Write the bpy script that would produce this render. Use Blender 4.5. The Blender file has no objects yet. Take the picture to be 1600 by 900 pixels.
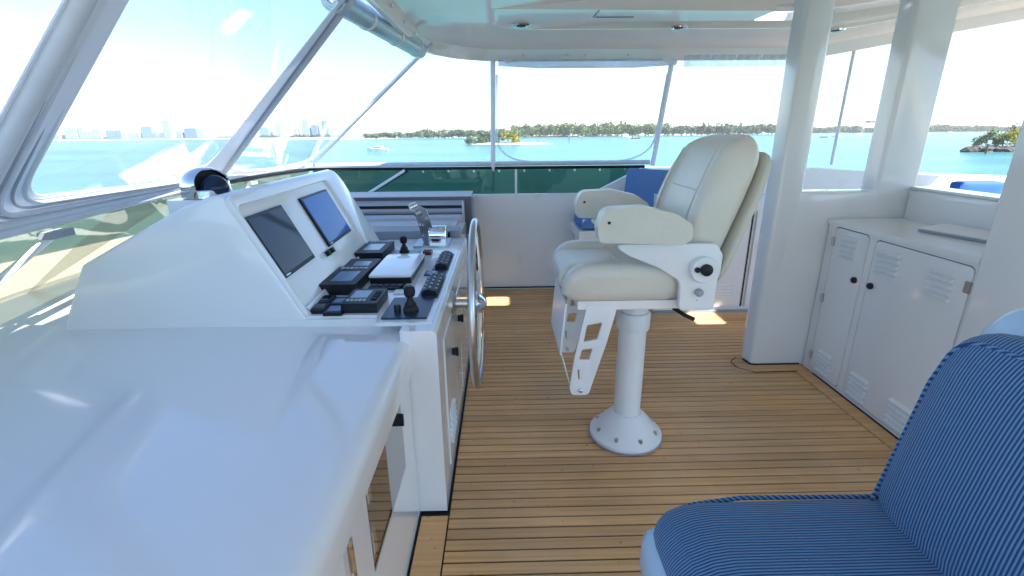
import bpy, bmesh, math, random
from math import radians as rad, sin, cos, pi, sqrt
from mathutils import Vector, Matrix
random.seed(7)
S = bpy.context.scene
COL = S.collection

# ------------------------------------------------------------------ camera, sky, sun, exposure
def make_camera():
    p, yw, r = rad(17.9), rad(1.0), rad(0.55)
    fwd = Vector((sin(yw)*cos(p), cos(yw)*cos(p), -sin(p)))
    right = Vector((cos(yw), -sin(yw), 0)); up = right.cross(fwd)
    R = right*cos(r) - up*sin(r); U = up*cos(r) + right*sin(r)
    cd = bpy.data.cameras.new('camera'); co = bpy.data.objects.new('camera', cd); COL.objects.link(co)
    m = Matrix((R, U, -fwd)).transposed().to_4x4(); m.translation = (0, 0, 1.5)
    co.matrix_world = m
    cd.sensor_width = 36; cd.lens = 36*750/1600
    cd.clip_start = 0.05; cd.clip_end = 30000
    S.camera = co
make_camera()
SUN = Vector((0.85, -0.35, 1.0)).normalized()          # direction towards the sun
EL = math.asin(SUN.z); AZ = math.atan2(SUN.x, SUN.y)   # azimuth clockwise from +Y
W = bpy.data.worlds.new('World'); S.world = W; W.use_nodes = True
nt = W.node_tree; bg = nt.nodes['Background']
sk = nt.nodes.new('ShaderNodeTexSky'); sk.sky_type = 'NISHITA'; sk.sun_disc = False
sk.sun_elevation = EL; sk.sun_rotation = AZ; sk.air_density = 1.0; sk.dust_density = .15; sk.ozone_density = 4.5
nt.links.new(sk.outputs[0], bg.inputs[0]); bg.inputs[1].default_value = 0.09
# a thin wisp of cloud high over the bow
tcw = nt.nodes.new('ShaderNodeTexCoord'); mpw = nt.nodes.new('ShaderNodeMapping'); mpw.vector_type = 'POINT'
mpw.inputs['Location'].default_value = (.4288, -.8862, -.1755); nt.links.new(tcw.outputs['Generated'], mpw.inputs[0])
rt = nt.nodes.new('ShaderNodeVectorRotate'); rt.rotation_type = 'EULER_XYZ'; rt.inputs['Rotation'].default_value = (0, rad(38), 0); nt.links.new(mpw.outputs[0], rt.inputs['Vector'])
sw_ = nt.nodes.new('ShaderNodeVectorMath'); sw_.operation = 'MULTIPLY'; sw_.inputs[1].default_value = (30, 24, 84); nt.links.new(rt.outputs[0], sw_.inputs[0])
ln_ = nt.nodes.new('ShaderNodeVectorMath'); ln_.operation = 'LENGTH'; nt.links.new(sw_.outputs[0], ln_.inputs[0])
nz_ = nt.nodes.new('ShaderNodeTexNoise'); nz_.inputs['Scale'].default_value = 30; nz_.inputs['Detail'].default_value = 6; nt.links.new(tcw.outputs['Generated'], nz_.inputs['Vector'])
m1_ = nt.nodes.new('ShaderNodeMath'); m1_.operation = 'MULTIPLY_ADD'; m1_.inputs[1].default_value = -1.6; nt.links.new(nz_.outputs[0], m1_.inputs[0]); nt.links.new(ln_.outputs['Value'], m1_.inputs[2])
r_ = nt.nodes.new('ShaderNodeMapRange'); r_.inputs[1].default_value = -.55; r_.inputs[2].default_value = .1; r_.inputs[3].default_value = 1; r_.inputs[4].default_value = 0; nt.links.new(m1_.outputs[0], r_.inputs[0])
mxw = nt.nodes.new('ShaderNodeMix'); mxw.data_type = 'RGBA'; mxw.inputs[7].default_value = (5.5, 5.7, 6, 1)
nt.links.new(r_.outputs[0], mxw.inputs[0]); nt.links.new(sk.outputs[0], mxw.inputs[6]); nt.links.new(mxw.outputs[2], bg.inputs[0])
sl = bpy.data.lights.new('sun', 'SUN'); sl.energy = 5.0; sl.angle = rad(0.5); sl.color = (1, .95, .87)
so = bpy.data.objects.new('sun', sl); COL.objects.link(so); so.location = SUN*60
so.rotation_euler = SUN.to_track_quat('Z', 'Y').to_euler()
S.view_settings.view_transform = 'Standard'; S.view_settings.look = 'None'
S.view_settings.exposure = 2.06; S.view_settings.gamma = 1.0
S.cycles.transparent_max_bounces = 24; S.cycles.max_bounces = 10

# ------------------------------------------------------------------ materials
def mat(name, col, rough=.5, metal=0., spec=.5, coat=0., var=0., vscale=6., bump=0., bscale=60., trans=0., rvar=0.):
    m = bpy.data.materials.new(name); m.use_nodes = True; n = m.node_tree; b = n.nodes['Principled BSDF']
    b.inputs['Base Color'].default_value = (*col, 1); b.inputs['Roughness'].default_value = rough
    b.inputs['Metallic'].default_value = metal; b.inputs['Specular IOR Level'].default_value = spec
    b.inputs['Coat Weight'].default_value = coat; b.inputs['Coat Roughness'].default_value = .05
    tc = n.nodes.new('ShaderNodeTexCoord')
    if var or rvar:
        no = n.nodes.new('ShaderNodeTexNoise'); no.inputs['Scale'].default_value = vscale; no.inputs['Detail'].default_value = 5
        n.links.new(tc.outputs['Object'], no.inputs['Vector'])
        if var:
            mx = n.nodes.new('ShaderNodeMix'); mx.data_type = 'RGBA'
            mx.inputs[6].default_value = (*[c*(1-var) for c in col], 1); mx.inputs[7].default_value = (*[min(1, c*(1+var)) for c in col], 1)
            n.links.new(no.outputs[0], mx.inputs[0]); n.links.new(mx.outputs[2], b.inputs['Base Color'])
        if rvar:
            mr = n.nodes.new('ShaderNodeMapRange'); mr.inputs[1].default_value = .3; mr.inputs[2].default_value = .7
            mr.inputs[3].default_value = max(0, rough-rvar); mr.inputs[4].default_value = rough+rvar
            n.links.new(no.outputs[0], mr.inputs[0]); n.links.new(mr.outputs[0], b.inputs['Roughness'])
    if bump:
        nb = n.nodes.new('ShaderNodeTexNoise'); nb.inputs['Scale'].default_value = bscale; nb.inputs['Detail'].default_value = 4
        n.links.new(tc.outputs['Object'], nb.inputs['Vector'])
        bp = n.nodes.new('ShaderNodeBump'); bp.inputs['Strength'].default_value = bump; bp.inputs['Distance'].default_value = .01
        n.links.new(nb.outputs[0], bp.inputs['Height']); n.links.new(bp.outputs[0], b.inputs['Normal'])
    return m
GEL = mat('white_gelcoat', (.80, .81, .82), .10, coat=.5, var=.03, vscale=3, bump=.012, bscale=1.7, rvar=.05)
def salt(m):
    n = m.node_tree; b = n.nodes['Principled BSDF']; tc = n.nodes.new('ShaderNodeTexCoord'); v = n.nodes.new('ShaderNodeTexNoise'); v.inputs['Scale'].default_value = 14; v.inputs['Detail'].default_value = 9; v.inputs['Roughness'].default_value = .7
    n.links.new(tc.outputs['Object'], v.inputs['Vector']); r = n.nodes.new('ShaderNodeMapRange'); r.inputs[1].default_value = .42; r.inputs[2].default_value = .68; r.inputs[3].default_value = .015; r.inputs[4].default_value = .22
    n.links.new(v.outputs[0], r.inputs[0]); n.links.new(r.outputs[0], b.inputs['Coat Roughness'])
salt(GEL)
GELM = mat('white_gelcoat_matt', (.78, .79, .80), .32, var=.03, vscale=4, rvar=.06)
CEIL = mat('ceiling_gelcoat', (.84, .83, .80), .07, spec=.6, coat=.4, bump=.03, bscale=1.2)
PAINT = mat('white_painted_metal', (.78, .79, .80), .3, var=.04, vscale=9, bump=.03, bscale=90)
CREAM = mat('cream_leather', (.66, .625, .54), .36, var=.07, vscale=7, bump=.10, bscale=140, rvar=.08)
def creases(m, sc, st):
    n = m.node_tree; b = n.nodes['Principled BSDF']; old = b.inputs['Normal'].links[0].from_socket
    tc = n.nodes.new('ShaderNodeTexCoord'); v = n.nodes.new('ShaderNodeTexNoise'); v.inputs['Scale'].default_value = sc; v.inputs['Detail'].default_value = 2; v.inputs['Distortion'].default_value = 1.5
    n.links.new(tc.outputs['Object'], v.inputs['Vector']); bp = n.nodes.new('ShaderNodeBump'); bp.inputs['Strength'].default_value = st; bp.inputs['Distance'].default_value = .02
    n.links.new(v.outputs[0], bp.inputs['Height']); n.links.new(old, bp.inputs['Normal']); n.links.new(bp.outputs[0], b.inputs['Normal'])
creases(CREAM, 6, .2)
CREAMB = mat('cream_leather_back', (.60, .565, .475), .5, var=.06, vscale=7, bump=.12, bscale=140)
BLACK = mat('black_plastic', (.012, .014, .020), .42, spec=.25, var=.2, vscale=30)
BLACKR = mat('black_rubber', (.012, .012, .013), .7)
NAVY = mat('dark_blue_panel', (.02, .04, .075), .3, spec=.3, var=.2, vscale=20)
CHROME = mat('polished_chrome', (.80, .80, .80), .06, metal=1., rvar=.03, vscale=20)
STEEL = mat('brushed_steel', (.55, .56, .57), .28, metal=1., var=.1, vscale=30)
SCREEN = mat('dark_glass_screen', (.010, .022, .045), .05, spec=.22)
SCREEN_SKY = mat('screen_sky_reflection', (.012, .13, .50), .06, spec=.18)  # blue of the reflected sky put into the base colour
LCD = mat('grey_lcd_screen', (.17, .28, .42), .15, spec=.4, var=.12, vscale=40)
SMOKE = mat('smoked_mirror_door', (.42, .40, .39), .03, metal=.9)
BLUECLOTH = mat('blue_canvas', (.10, .22, .48), .75, var=.1, vscale=12, bump=.15, bscale=300)
FABRIC = mat('grey_white_canvas', (.60, .63, .68), .6, var=.1, vscale=14, bump=.2, bscale=60)
WFAB = mat('white_canvas', (.78, .79, .80), .6, var=.05, vscale=12, bump=.15, bscale=60)
GREYTRIM = mat('grey_trim', (.30, .33, .38), .3, var=.1, vscale=12)
RED = mat('dark_red_plastic', (.10, .008, .01), .4)
GREEN = mat('green_button_plastic', (.02, .22, .10), .4)
CAULK = mat('black_caulk', (.012, .011, .010), .7)
SAND = mat('pale_sand', (.52, .45, .33), .9, var=.15, vscale=.2)
ROCK = mat('dark_shore_rock', (.055, .048, .040), .9, var=.5, vscale=1.5, bump=.6, bscale=2)
BARK = mat('grey_bark', (.12, .09, .06), .9, var=.3, vscale=3)
HULLW = mat('white_hull_paint', (.80, .80, .80), .3)

def teak():
    m = bpy.data.materials.new('teak'); m.use_nodes = True; n = m.node_tree; b = n.nodes['Principled BSDF']
    tc = n.nodes.new('ShaderNodeTexCoord'); oi = n.nodes.new('ShaderNodeObjectInfo')
    mp = n.nodes.new('ShaderNodeMapping'); mp.inputs['Scale'].default_value = (1.3, 60, 30)
    geo = n.nodes.new('ShaderNodeNewGeometry')
    ad = n.nodes.new('ShaderNodeVectorMath'); ad.operation = 'MULTIPLY_ADD'
    n.links.new(oi.outputs['Random'], ad.inputs[0]); ad.inputs[1].default_value = (50, 0, 0)
    n.links.new(geo.outputs['Position'], ad.inputs[2]); n.links.new(ad.outputs[0], mp.inputs[0])
    no = n.nodes.new('ShaderNodeTexNoise'); no.inputs['Scale'].default_value = 1; no.inputs['Detail'].default_value = 6
    n.links.new(mp.outputs[0], no.inputs['Vector'])
    n2 = n.nodes.new('ShaderNodeTexNoise'); n2.inputs['Scale'].default_value = 1.8; n2.inputs['Detail'].default_value = 3
    n.links.new(geo.outputs['Position'], n2.inputs['Vector'])
    cr = n.nodes.new('ShaderNodeValToRGB'); e = cr.color_ramp.elements
    e[0].position = .25; e[0].color = (.55, .285, .11, 1); e[1].position = .75; e[1].color = (.80, .475, .222, 1)
    n.links.new(no.outputs[0], cr.inputs[0])
    m1 = n.nodes.new('ShaderNodeMix'); m1.data_type = 'RGBA'; m1.blend_type = 'MULTIPLY'; m1.inputs[0].default_value = 1
    r2 = n.nodes.new('ShaderNodeMapRange'); r2.inputs[3].default_value = .88; r2.inputs[4].default_value = 1.12
    n.links.new(oi.outputs['Random'], r2.inputs[0])
    m2 = n.nodes.new('ShaderNodeMath'); m2.operation = 'MULTIPLY'
    r3 = n.nodes.new('ShaderNodeMapRange'); r3.inputs[1].default_value = .3; r3.inputs[2].default_value = .7; r3.inputs[3].default_value = .85; r3.inputs[4].default_value = 1.12
    n.links.new(n2.outputs[0], r3.inputs[0]); n.links.new(r2.outputs[0], m2.inputs[0]); n.links.new(r3.outputs[0], m2.inputs[1])
    n.links.new(cr.outputs[0], m1.inputs[6]); n.links.new(m2.outputs[0], m1.inputs[7]); n.links.new(m1.outputs[2], b.inputs['Base Color'])
    n3 = n.nodes.new('ShaderNodeTexNoise'); n3.inputs['Scale'].default_value = 1.1; n3.inputs['Detail'].default_value = 8; n3.inputs['Roughness'].default_value = .65
    n.links.new(geo.outputs['Position'], n3.inputs['Vector']); r4 = n.nodes.new('ShaderNodeMapRange'); r4.inputs[1].default_value = .48; r4.inputs[2].default_value = .75; r4.inputs[4].default_value = .55
    n.links.new(n3.outputs[0], r4.inputs[0]); mw = n.nodes.new('ShaderNodeMix'); mw.data_type = 'RGBA'; mw.inputs[7].default_value = (.46, .37, .27, 1)
    n.links.new(r4.outputs[0], mw.inputs[0]); n.links.new(m1.outputs[2], mw.inputs[6]); n.links.new(mw.outputs[2], b.inputs['Base Color'])
    n5 = n.nodes.new('ShaderNodeTexNoise'); n5.inputs['Scale'].default_value = 26; n5.inputs['Detail'].default_value = 2; n.links.new(geo.outputs['Position'], n5.inputs['Vector'])
    r5 = n.nodes.new('ShaderNodeMapRange'); r5.inputs[1].default_value = .70; r5.inputs[2].default_value = .74; r5.inputs[4].default_value = .45; n.links.new(n5.outputs[0], r5.inputs[0])
    md = n.nodes.new('ShaderNodeMix'); md.data_type = 'RGBA'; md.inputs[7].default_value = (.16, .09, .045, 1); n.links.new(r5.outputs[0], md.inputs[0]); n.links.new(mw.outputs[2], md.inputs[6]); n.links.new(md.outputs[2], b.inputs['Base Color'])
    b.inputs['Roughness'].default_value = .5; b.inputs['Specular IOR Level'].default_value = .35
    bp = n.nodes.new('ShaderNodeBump'); bp.inputs['Strength'].default_value = .15; bp.inputs['Distance'].default_value = .003
    n.links.new(no.outputs[0], bp.inputs['Height']); n.links.new(bp.outputs[0], b.inputs['Normal'])
    return m
TEAK = teak()

def clear_sheet(name, tcol, haze=.03, ior=1.38, rough=.02, gl=1., tl=.5):
    m = bpy.data.materials.new(name); m.use_nodes = True; n = m.node_tree; n.nodes.remove(n.nodes['Principled BSDF'])
    out = n.nodes['Material Output']
    tr = n.nodes.new('ShaderNodeBsdfTransparent'); tr.inputs[0].default_value = (*tcol, 1)
    df = n.nodes.new('ShaderNodeBsdfTranslucent'); df.inputs[0].default_value = (.9, .92, .95, 1)
    d2 = n.nodes.new('ShaderNodeBsdfDiffuse'); d2.inputs[0].default_value = (.9, .92, .95, 1)
    a0 = n.nodes.new('ShaderNodeMixShader'); a0.inputs[0].default_value = 1-tl
    n.links.new(df.outputs[0], a0.inputs[1]); n.links.new(d2.outputs[0], a0.inputs[2])
    tc = n.nodes.new('ShaderNodeTexCoord'); no = n.nodes.new('ShaderNodeTexNoise'); no.inputs['Scale'].default_value = 2.2; no.inputs['Detail'].default_value = 3
    n.links.new(tc.outputs['Object'], no.inputs['Vector'])
    mr = n.nodes.new('ShaderNodeMapRange'); mr.inputs[1].default_value = .35; mr.inputs[2].default_value = .75
    mr.inputs[3].default_value = haze*.5; mr.inputs[4].default_value = haze*1.6; n.links.new(no.outputs[0], mr.inputs[0])
    a = n.nodes.new('ShaderNodeMixShader'); n.links.new(mr.outputs[0], a.inputs[0])
    n.links.new(tr.outputs[0], a.inputs[1]); n.links.new(a0.outputs[0], a.inputs[2])
    g = n.nodes.new('ShaderNodeBsdfGlossy'); g.inputs['Roughness'].default_value = rough
    bp = n.nodes.new('ShaderNodeBump'); bp.inputs['Strength'].default_value = .08; bp.inputs['Distance'].default_value = .02
    n.links.new(no.outputs[0], bp.inputs['Height']); n.links.new(bp.outputs[0], g.inputs['Normal'])
    fr = n.nodes.new('ShaderNodeFresnel'); gg = n.nodes.new('ShaderNodeNewGeometry')
    io = n.nodes.new('ShaderNodeMapRange'); io.inputs[3].default_value = ior; io.inputs[4].default_value = 1/ior   # same film from both sides
    n.links.new(gg.outputs['Backfacing'], io.inputs[0]); n.links.new(io.outputs[0], fr.inputs[0])
    mm = n.nodes.new('ShaderNodeMath'); mm.operation = 'MULTIPLY'; mm.inputs[1].default_value = gl; n.links.new(fr.outputs[0], mm.inputs[0])
    b = n.nodes.new('ShaderNodeMixShader'); n.links.new(mm.outputs[0], b.inputs[0])
    n.links.new(a.outputs[0], b.inputs[1]); n.links.new(g.outputs[0], b.inputs[2]); n.links.new(b.outputs[0], out.inputs[0])
    return m
VINYL = clear_sheet('clear_vinyl', (.97, .98, .99), .02)
VINYLH = clear_sheet('cloudy_vinyl', (.95, .965, .985), .05, ior=1.5)
TINT = clear_sheet('green_tinted_acrylic', (.18, .31, .285), .02, ior=1.5)
OLIVE = clear_sheet('olive_tinted_acrylic', (.42, .40, .27), .10, ior=1.5)

TRANSW = clear_sheet('translucent_white_cloth', (.95, .96, .98), .62, ior=1.1, rough=.4)
TRANSG = clear_sheet('translucent_grey_cloth', (.75, .76, .82), .62, ior=1.1, rough=.4)
def stripes(name, ax, pitch, a, b_):
    m = bpy.data.materials.new(name); m.use_nodes = True; n = m.node_tree; b = n.nodes['Principled BSDF']
    tc = n.nodes.new('ShaderNodeTexCoord'); dot = n.nodes.new('ShaderNodeVectorMath'); dot.operation = 'DOT_PRODUCT'
    dot.inputs[1].default_value = [c*2*pi/pitch for c in ax]; n.links.new(tc.outputs['Object'], dot.inputs[0])
    no = n.nodes.new('ShaderNodeTexNoise'); no.inputs['Scale'].default_value = 9; n.links.new(tc.outputs['Object'], no.inputs['Vector'])
    ad = n.nodes.new('ShaderNodeMath'); ad.operation = 'MULTIPLY_ADD'; ad.inputs[1].default_value = 2.2
    n.links.new(no.outputs[0], ad.inputs[0]); n.links.new(dot.outputs['Value'], ad.inputs[2])
    si = n.nodes.new('ShaderNodeMath'); si.operation = 'SINE'; n.links.new(ad.outputs[0], si.inputs[0])
    mr = n.nodes.new('ShaderNodeMapRange'); mr.inputs[1].default_value = -.35; mr.inputs[2].default_value = .35; n.links.new(si.outputs[0], mr.inputs[0])
    mx = n.nodes.new('ShaderNodeMix'); mx.data_type = 'RGBA'; mx.inputs[6].default_value = (*a, 1); mx.inputs[7].default_value = (*b_, 1)
    n.links.new(mr.outputs[0], mx.inputs[0]); n.links.new(mx.outputs[2], b.inputs['Base Color'])
    b.inputs['Roughness'].default_value = .8; b.inputs['Specular IOR Level'].default_value = .2; b.inputs['Sheen Weight'].default_value = .2
    bp = n.nodes.new('ShaderNodeBump'); bp.inputs['Strength'].default_value = .5; bp.inputs['Distance'].default_value = .002
    n.links.new(si.outputs[0], bp.inputs['Height']); n.links.new(bp.outputs[0], b.inputs['Normal'])
    return m
NAVYC, SKYC = (.014, .05, .17), (.115, .27, .47)
STRIPE = stripes('blue_striped_canvas', (0, 1, 0), .0064, NAVYC, SKYC)
PIPE = stripes('blue_striped_piping', (.6, .55, .6), .0085, NAVYC, SKYC)

def water_mat():
    m = bpy.data.materials.new('turquoise_water'); m.use_nodes = True; n = m.node_tree; b = n.nodes['Principled BSDF']
    g = n.nodes.new('ShaderNodeNewGeometry')
    mp = n.nodes.new('ShaderNodeMapping'); mp.inputs['Scale'].default_value = (.010, .022, 1); n.links.new(g.outputs['Position'], mp.inputs[0])
    no = n.nodes.new('ShaderNodeTexNoise'); no.inputs['Scale'].default_value = 1; no.inputs['Detail'].default_value = 6; n.links.new(mp.outputs[0], no.inputs['Vector'])
    cr = n.nodes.new('ShaderNodeValToRGB'); e = cr.color_ramp.elements
    e[0].position = .35; e[0].color = (.018, .095, .105, 1); e[1].position = .65; e[1].color = (.05, .195, .20, 1)
    n.links.new(no.outputs[0], cr.inputs[0])
    ln = n.nodes.new('ShaderNodeVectorMath'); ln.operation = 'LENGTH'; n.links.new(g.outputs['Position'], ln.inputs[0])
    mr = n.nodes.new('ShaderNodeMapRange'); mr.inputs[1].default_value = 15; mr.inputs[2].default_value = 60; n.links.new(ln.outputs['Value'], mr.inputs[0])
    mx = n.nodes.new('ShaderNodeMix'); mx.data_type = 'RGBA'; mx.inputs[6].default_value = (.025, .115, .115, 1)
    n.links.new(mr.outputs[0], mx.inputs[0]); n.links.new(cr.outputs[0], mx.inputs[7])
    n.links.new(mx.outputs[2], b.inputs['Base Color'])
    b.inputs['Roughness'].default_value = .2; b.inputs['Specular IOR Level'].default_value = .4; b.inputs['IOR'].default_value = 1.25
    m2 = n.nodes.new('ShaderNodeMapping'); m2.inputs['Scale'].default_value = (.5, 1.0, 1); n.links.new(g.outputs['Position'], m2.inputs[0])
    w = n.nodes.new('ShaderNodeTexNoise'); w.inputs['Scale'].default_value = 1; w.inputs['Detail'].default_value = 7; w.inputs['Roughness'].default_value = .62
    n.links.new(m2.outputs[0], w.inputs['Vector'])
    bp = n.nodes.new('ShaderNodeBump'); bp.inputs['Strength'].default_value = .9; bp.inputs['Distance'].default_value = .5
    n.links.new(w.outputs[0], bp.inputs['Height']); n.links.new(bp.outputs[0], b.inputs['Normal'])
    return m
WATER = water_mat()

def leaf_mat(name, c0, c1):
    m = bpy.data.materials.new(name); m.use_nodes = True; n = m.node_tree; b = n.nodes['Principled BSDF']
    oi = n.nodes.new('ShaderNodeObjectInfo'); g = n.nodes.new('ShaderNodeNewGeometry')
    no = n.nodes.new('ShaderNodeTexNoise'); no.inputs['Scale'].default_value = .6; n.links.new(g.outputs['Position'], no.inputs['Vector'])
    ad = n.nodes.new('ShaderNodeMath'); ad.operation = 'ADD'; n.links.new(oi.outputs['Random'], ad.inputs[0]); n.links.new(no.outputs[0], ad.inputs[1])
    mu = n.nodes.new('ShaderNodeMath'); mu.operation = 'MULTIPLY'; mu.inputs[1].default_value = .6; n.links.new(ad.outputs[0], mu.inputs[0])
    mx = n.nodes.new('ShaderNodeMix'); mx.data_type = 'RGBA'; mx.inputs[6].default_value = (*c0, 1); mx.inputs[7].default_value = (*c1, 1)
    n.links.new(mu.outputs[0], mx.inputs[0]); n.links.new(mx.outputs[2], b.inputs['Base Color'])
    b.inputs['Roughness'].default_value = .7; b.inputs['Specular IOR Level'].default_value = .2
    return m
LEAF = leaf_mat('green_foliage', (.05, .09, .02), (.16, .215, .06))
LEAFY = leaf_mat('yellow_foliage', (.20, .18, .02), (.34, .30, .04))
LEAFD = leaf_mat('dusky_foliage', (.05, .09, .04), (.12, .17, .08))
TOWER = [mat('pale_tower_wall', (.52, .56, .62), .6), mat('blue_glass_tower', (.25, .36, .52), .3), mat('pink_tower_wall', (.60, .50, .50), .6)]

# ------------------------------------------------------------------ builders
WL = {}
def tag(o, label, cat, group=None, kind=None):
    if label: o['label'] = label
    if cat: o['category'] = cat
    if group: o['group'] = group
    if kind: o['kind'] = kind
    return o
def thing(name, label, cat, loc, group=None):
    o = bpy.data.objects.new(name, None); COL.objects.link(o); o.location = loc; o.empty_display_size = .1
    WL[o.name] = Vector(loc); return tag(o, label, cat, group)
def put(name, me, m, parent=None, smooth=38, origin=None):
    if m is not None:
        me.materials.clear(); me.materials.append(m)
    if origin is None:
        vs = [v.co for v in me.vertices]
        lo = Vector([min(v[i] for v in vs) for i in range(3)]); hi = Vector([max(v[i] for v in vs) for i in range(3)])
        origin = (lo+hi)/2
        if parent is None: origin.z = lo.z
    origin = Vector(origin)
    me.transform(Matrix.Translation(-origin))
    if smooth:
        for p in me.polygons: p.use_smooth = True
        me.set_sharp_from_angle(angle=rad(smooth))
    o = bpy.data.objects.new(name, me); COL.objects.link(o)
    WL[o.name] = origin
    if parent is not None:
        o.parent = parent; o.location = origin - WL[parent.name]
    else: o.location = origin
    return o
def obj(name, bm, m, parent=None, bev=0, seg=2, smooth=38, origin=None, ang=32):
    if bev:
        es = [e for e in bm.edges if len(e.link_faces) == 2 and e.calc_face_angle(0) > rad(ang)]
        bmesh.ops.bevel(bm, geom=es, offset=bev, segments=seg, profile=.5, affect='EDGES', clamp_overlap=True)
    bmesh.ops.recalc_face_normals(bm, faces=bm.faces)
    me = bpy.data.meshes.new(name); bm.to_mesh(me); bm.free()
    o = put(name, me, m, parent, smooth, origin)
    if bev:
        w = o.modifiers.new('wn', 'WEIGHTED_NORMAL'); w.keep_sharp = True
    return o
B = bmesh.new
def box(bm, x0, x1, y0, y1, z0, z1, M=None):
    vs = [bm.verts.new((x, y, z)) for x in (x0, x1) for y in (y0, y1) for z in (z0, z1)]
    if M is not None:
        for v in vs: v.co = M @ v.co
    for f in ((0, 1, 3, 2), (4, 6, 7, 5), (0, 4, 5, 1), (2, 3, 7, 6), (0, 2, 6, 4), (1, 5, 7, 3)): bm.faces.new([vs[i] for i in f])
    return bm
def bx(x0, x1, y0, y1, z0, z1, M=None): return box(B(), x0, x1, y0, y1, z0, z1, M)
def p3(ax, p, t):
    return (t, p[0], p[1]) if ax == 'x' else (p[0], t, p[1]) if ax == 'y' else (p[0], p[1], t)
def prism(bm, pts, ax, a, b, M=None):
    A = [bm.verts.new(p3(ax, p, a)) for p in pts]; C = [bm.verts.new(p3(ax, p, b)) for p in pts]
    if M is not None:
        for v in A+C: v.co = M @ v.co
    bm.faces.new(A); bm.faces.new(C[::-1]); n = len(pts)
    for i in range(n): bm.faces.new([A[i], C[i], C[(i+1) % n], A[(i+1) % n]])
    return bm
def pr(pts, ax, a, b, M=None): return prism(B(), pts, ax, a, b, M)
def tube(bm, pts, r, n=10, closed=False, cap=True):
    pts = [Vector(p) for p in pts]; N = len(pts); rings = []; up = None
    for i, p in enumerate(pts):
        if closed: t = pts[(i+1) % N]-pts[i-1]
        else: t = pts[min(i+1, N-1)]-pts[max(i-1, 0)]
        t.normalize()
        if up is None:
            up = Vector((0, 0, 1)) if abs(t.z) < .9 else Vector((1, 0, 0))
        s_ = t.cross(up).normalized(); up = s_.cross(t).normalized()
        rr_ = r[i] if isinstance(r, (list, tuple)) else r
        rings.append([bm.verts.new(p+(s_*cos(2*pi*k/n)+up*sin(2*pi*k/n))*rr_) for k in range(n)])
    for i in range(N if closed else N-1):
        a, b = rings[i], rings[(i+1) % N]
        for k in range(n): bm.faces.new([a[k], a[(k+1) % n], b[(k+1) % n], b[k]])
    if cap and not closed: bm.faces.new(rings[0][::-1]); bm.faces.new(rings[-1])
    return bm
def tb(pts, r, n=10, closed=False): return tube(B(), pts, r, n, closed)
def arc(pts, rads, seg=6, closed=False):
    """round the corners of a polyline (2D or 3D)"""
    P = [Vector(p) for p in pts]; out = []; N = len(P)
    for i in range(N):
        r = rads[i] if isinstance(rads, (list, tuple)) else rads
        if (not closed and i in (0, N-1)) or r <= 0: out.append(P[i]); continue
        a, b, c = P[i-1], P[i], P[(i+1) % N]
        d1 = (a-b); d2 = (c-b); l1, l2 = d1.length, d2.length; d1 /= l1; d2 /= l2
        th = math.acos(max(-1, min(1, d1.dot(d2))))
        t = min(r/math.tan(th/2), l1*.49, l2*.49)
        s, e = b+d1*t, b+d2*t
        for k in range(seg+1):
            u = k/seg; out.append(s*(1-u)**2+b*2*u*(1-u)+e*u**2)
    return out
def lathe(bm, prof, c, ax='z', n=28, M=None):
    c = Vector(c); rings = []
    for r, h in prof:
        ring = []
        for k in range(n):
            a = 2*pi*k/n; u, v = r*cos(a), r*sin(a)
            q = Vector((u, v, h)) if ax == 'z' else Vector((h, u, v)) if ax == 'x' else Vector((u, h, v))
            if M is not None: q = M @ q
            ring.append(bm.verts.new(c+q))
        rings.append(ring)
    for a, b in zip(rings, rings[1:]):
        for k in range(n): bm.faces.new([a[k], a[(k+1) % n], b[(k+1) % n], b[k]])
    bm.faces.new(rings[0][::-1]); bm.faces.new(rings[-1]); return bm
def lt(prof, c, ax='z', n=28, M=None): return lathe(B(), prof, c, ax, n, M)
def rbox(c, half, r, n=8, f=None, M=None):
    """rounded cushion: subdivided box, corners pushed to radius r, optional deform f(local)"""
    bm = B(); hx, hy, hz = half
    bmesh.ops.create_cube(bm, size=2); bmesh.ops.subdivide_edges(bm, edges=bm.edges[:], cuts=n, use_grid_fill=True)
    R = (r, r, r) if not isinstance(r, tuple) else r
    for v in bm.verts:
        q = v.co.copy(); inner = Vector((max(hx-R[0], 0), max(hy-R[1], 0), max(hz-R[2], 0)))
        # denser sampling near the edges
        w = Vector([math.copysign(abs(c_)**.72, c_) for c_ in q]); w = Vector((w.x*hx, w.y*hy, w.z*hz))
        core = Vector([max(-inner[i], min(inner[i], w[i])) for i in range(3)])
        d = Vector([(w[i]-core[i])/R[i] for i in range(3)])
        if d.length > 1e-6: d.normalize()
        v.co = core+Vector([d[i]*R[i] for i in range(3)])
    if f:
        for v in bm.verts: v.co = Vector(f(v.co))
    T = Matrix.Translation(Vector(c)) @ (M if M is not None else Matrix())
    bmesh.ops.transform(bm, matrix=T, verts=bm.verts)
    return bm
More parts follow.
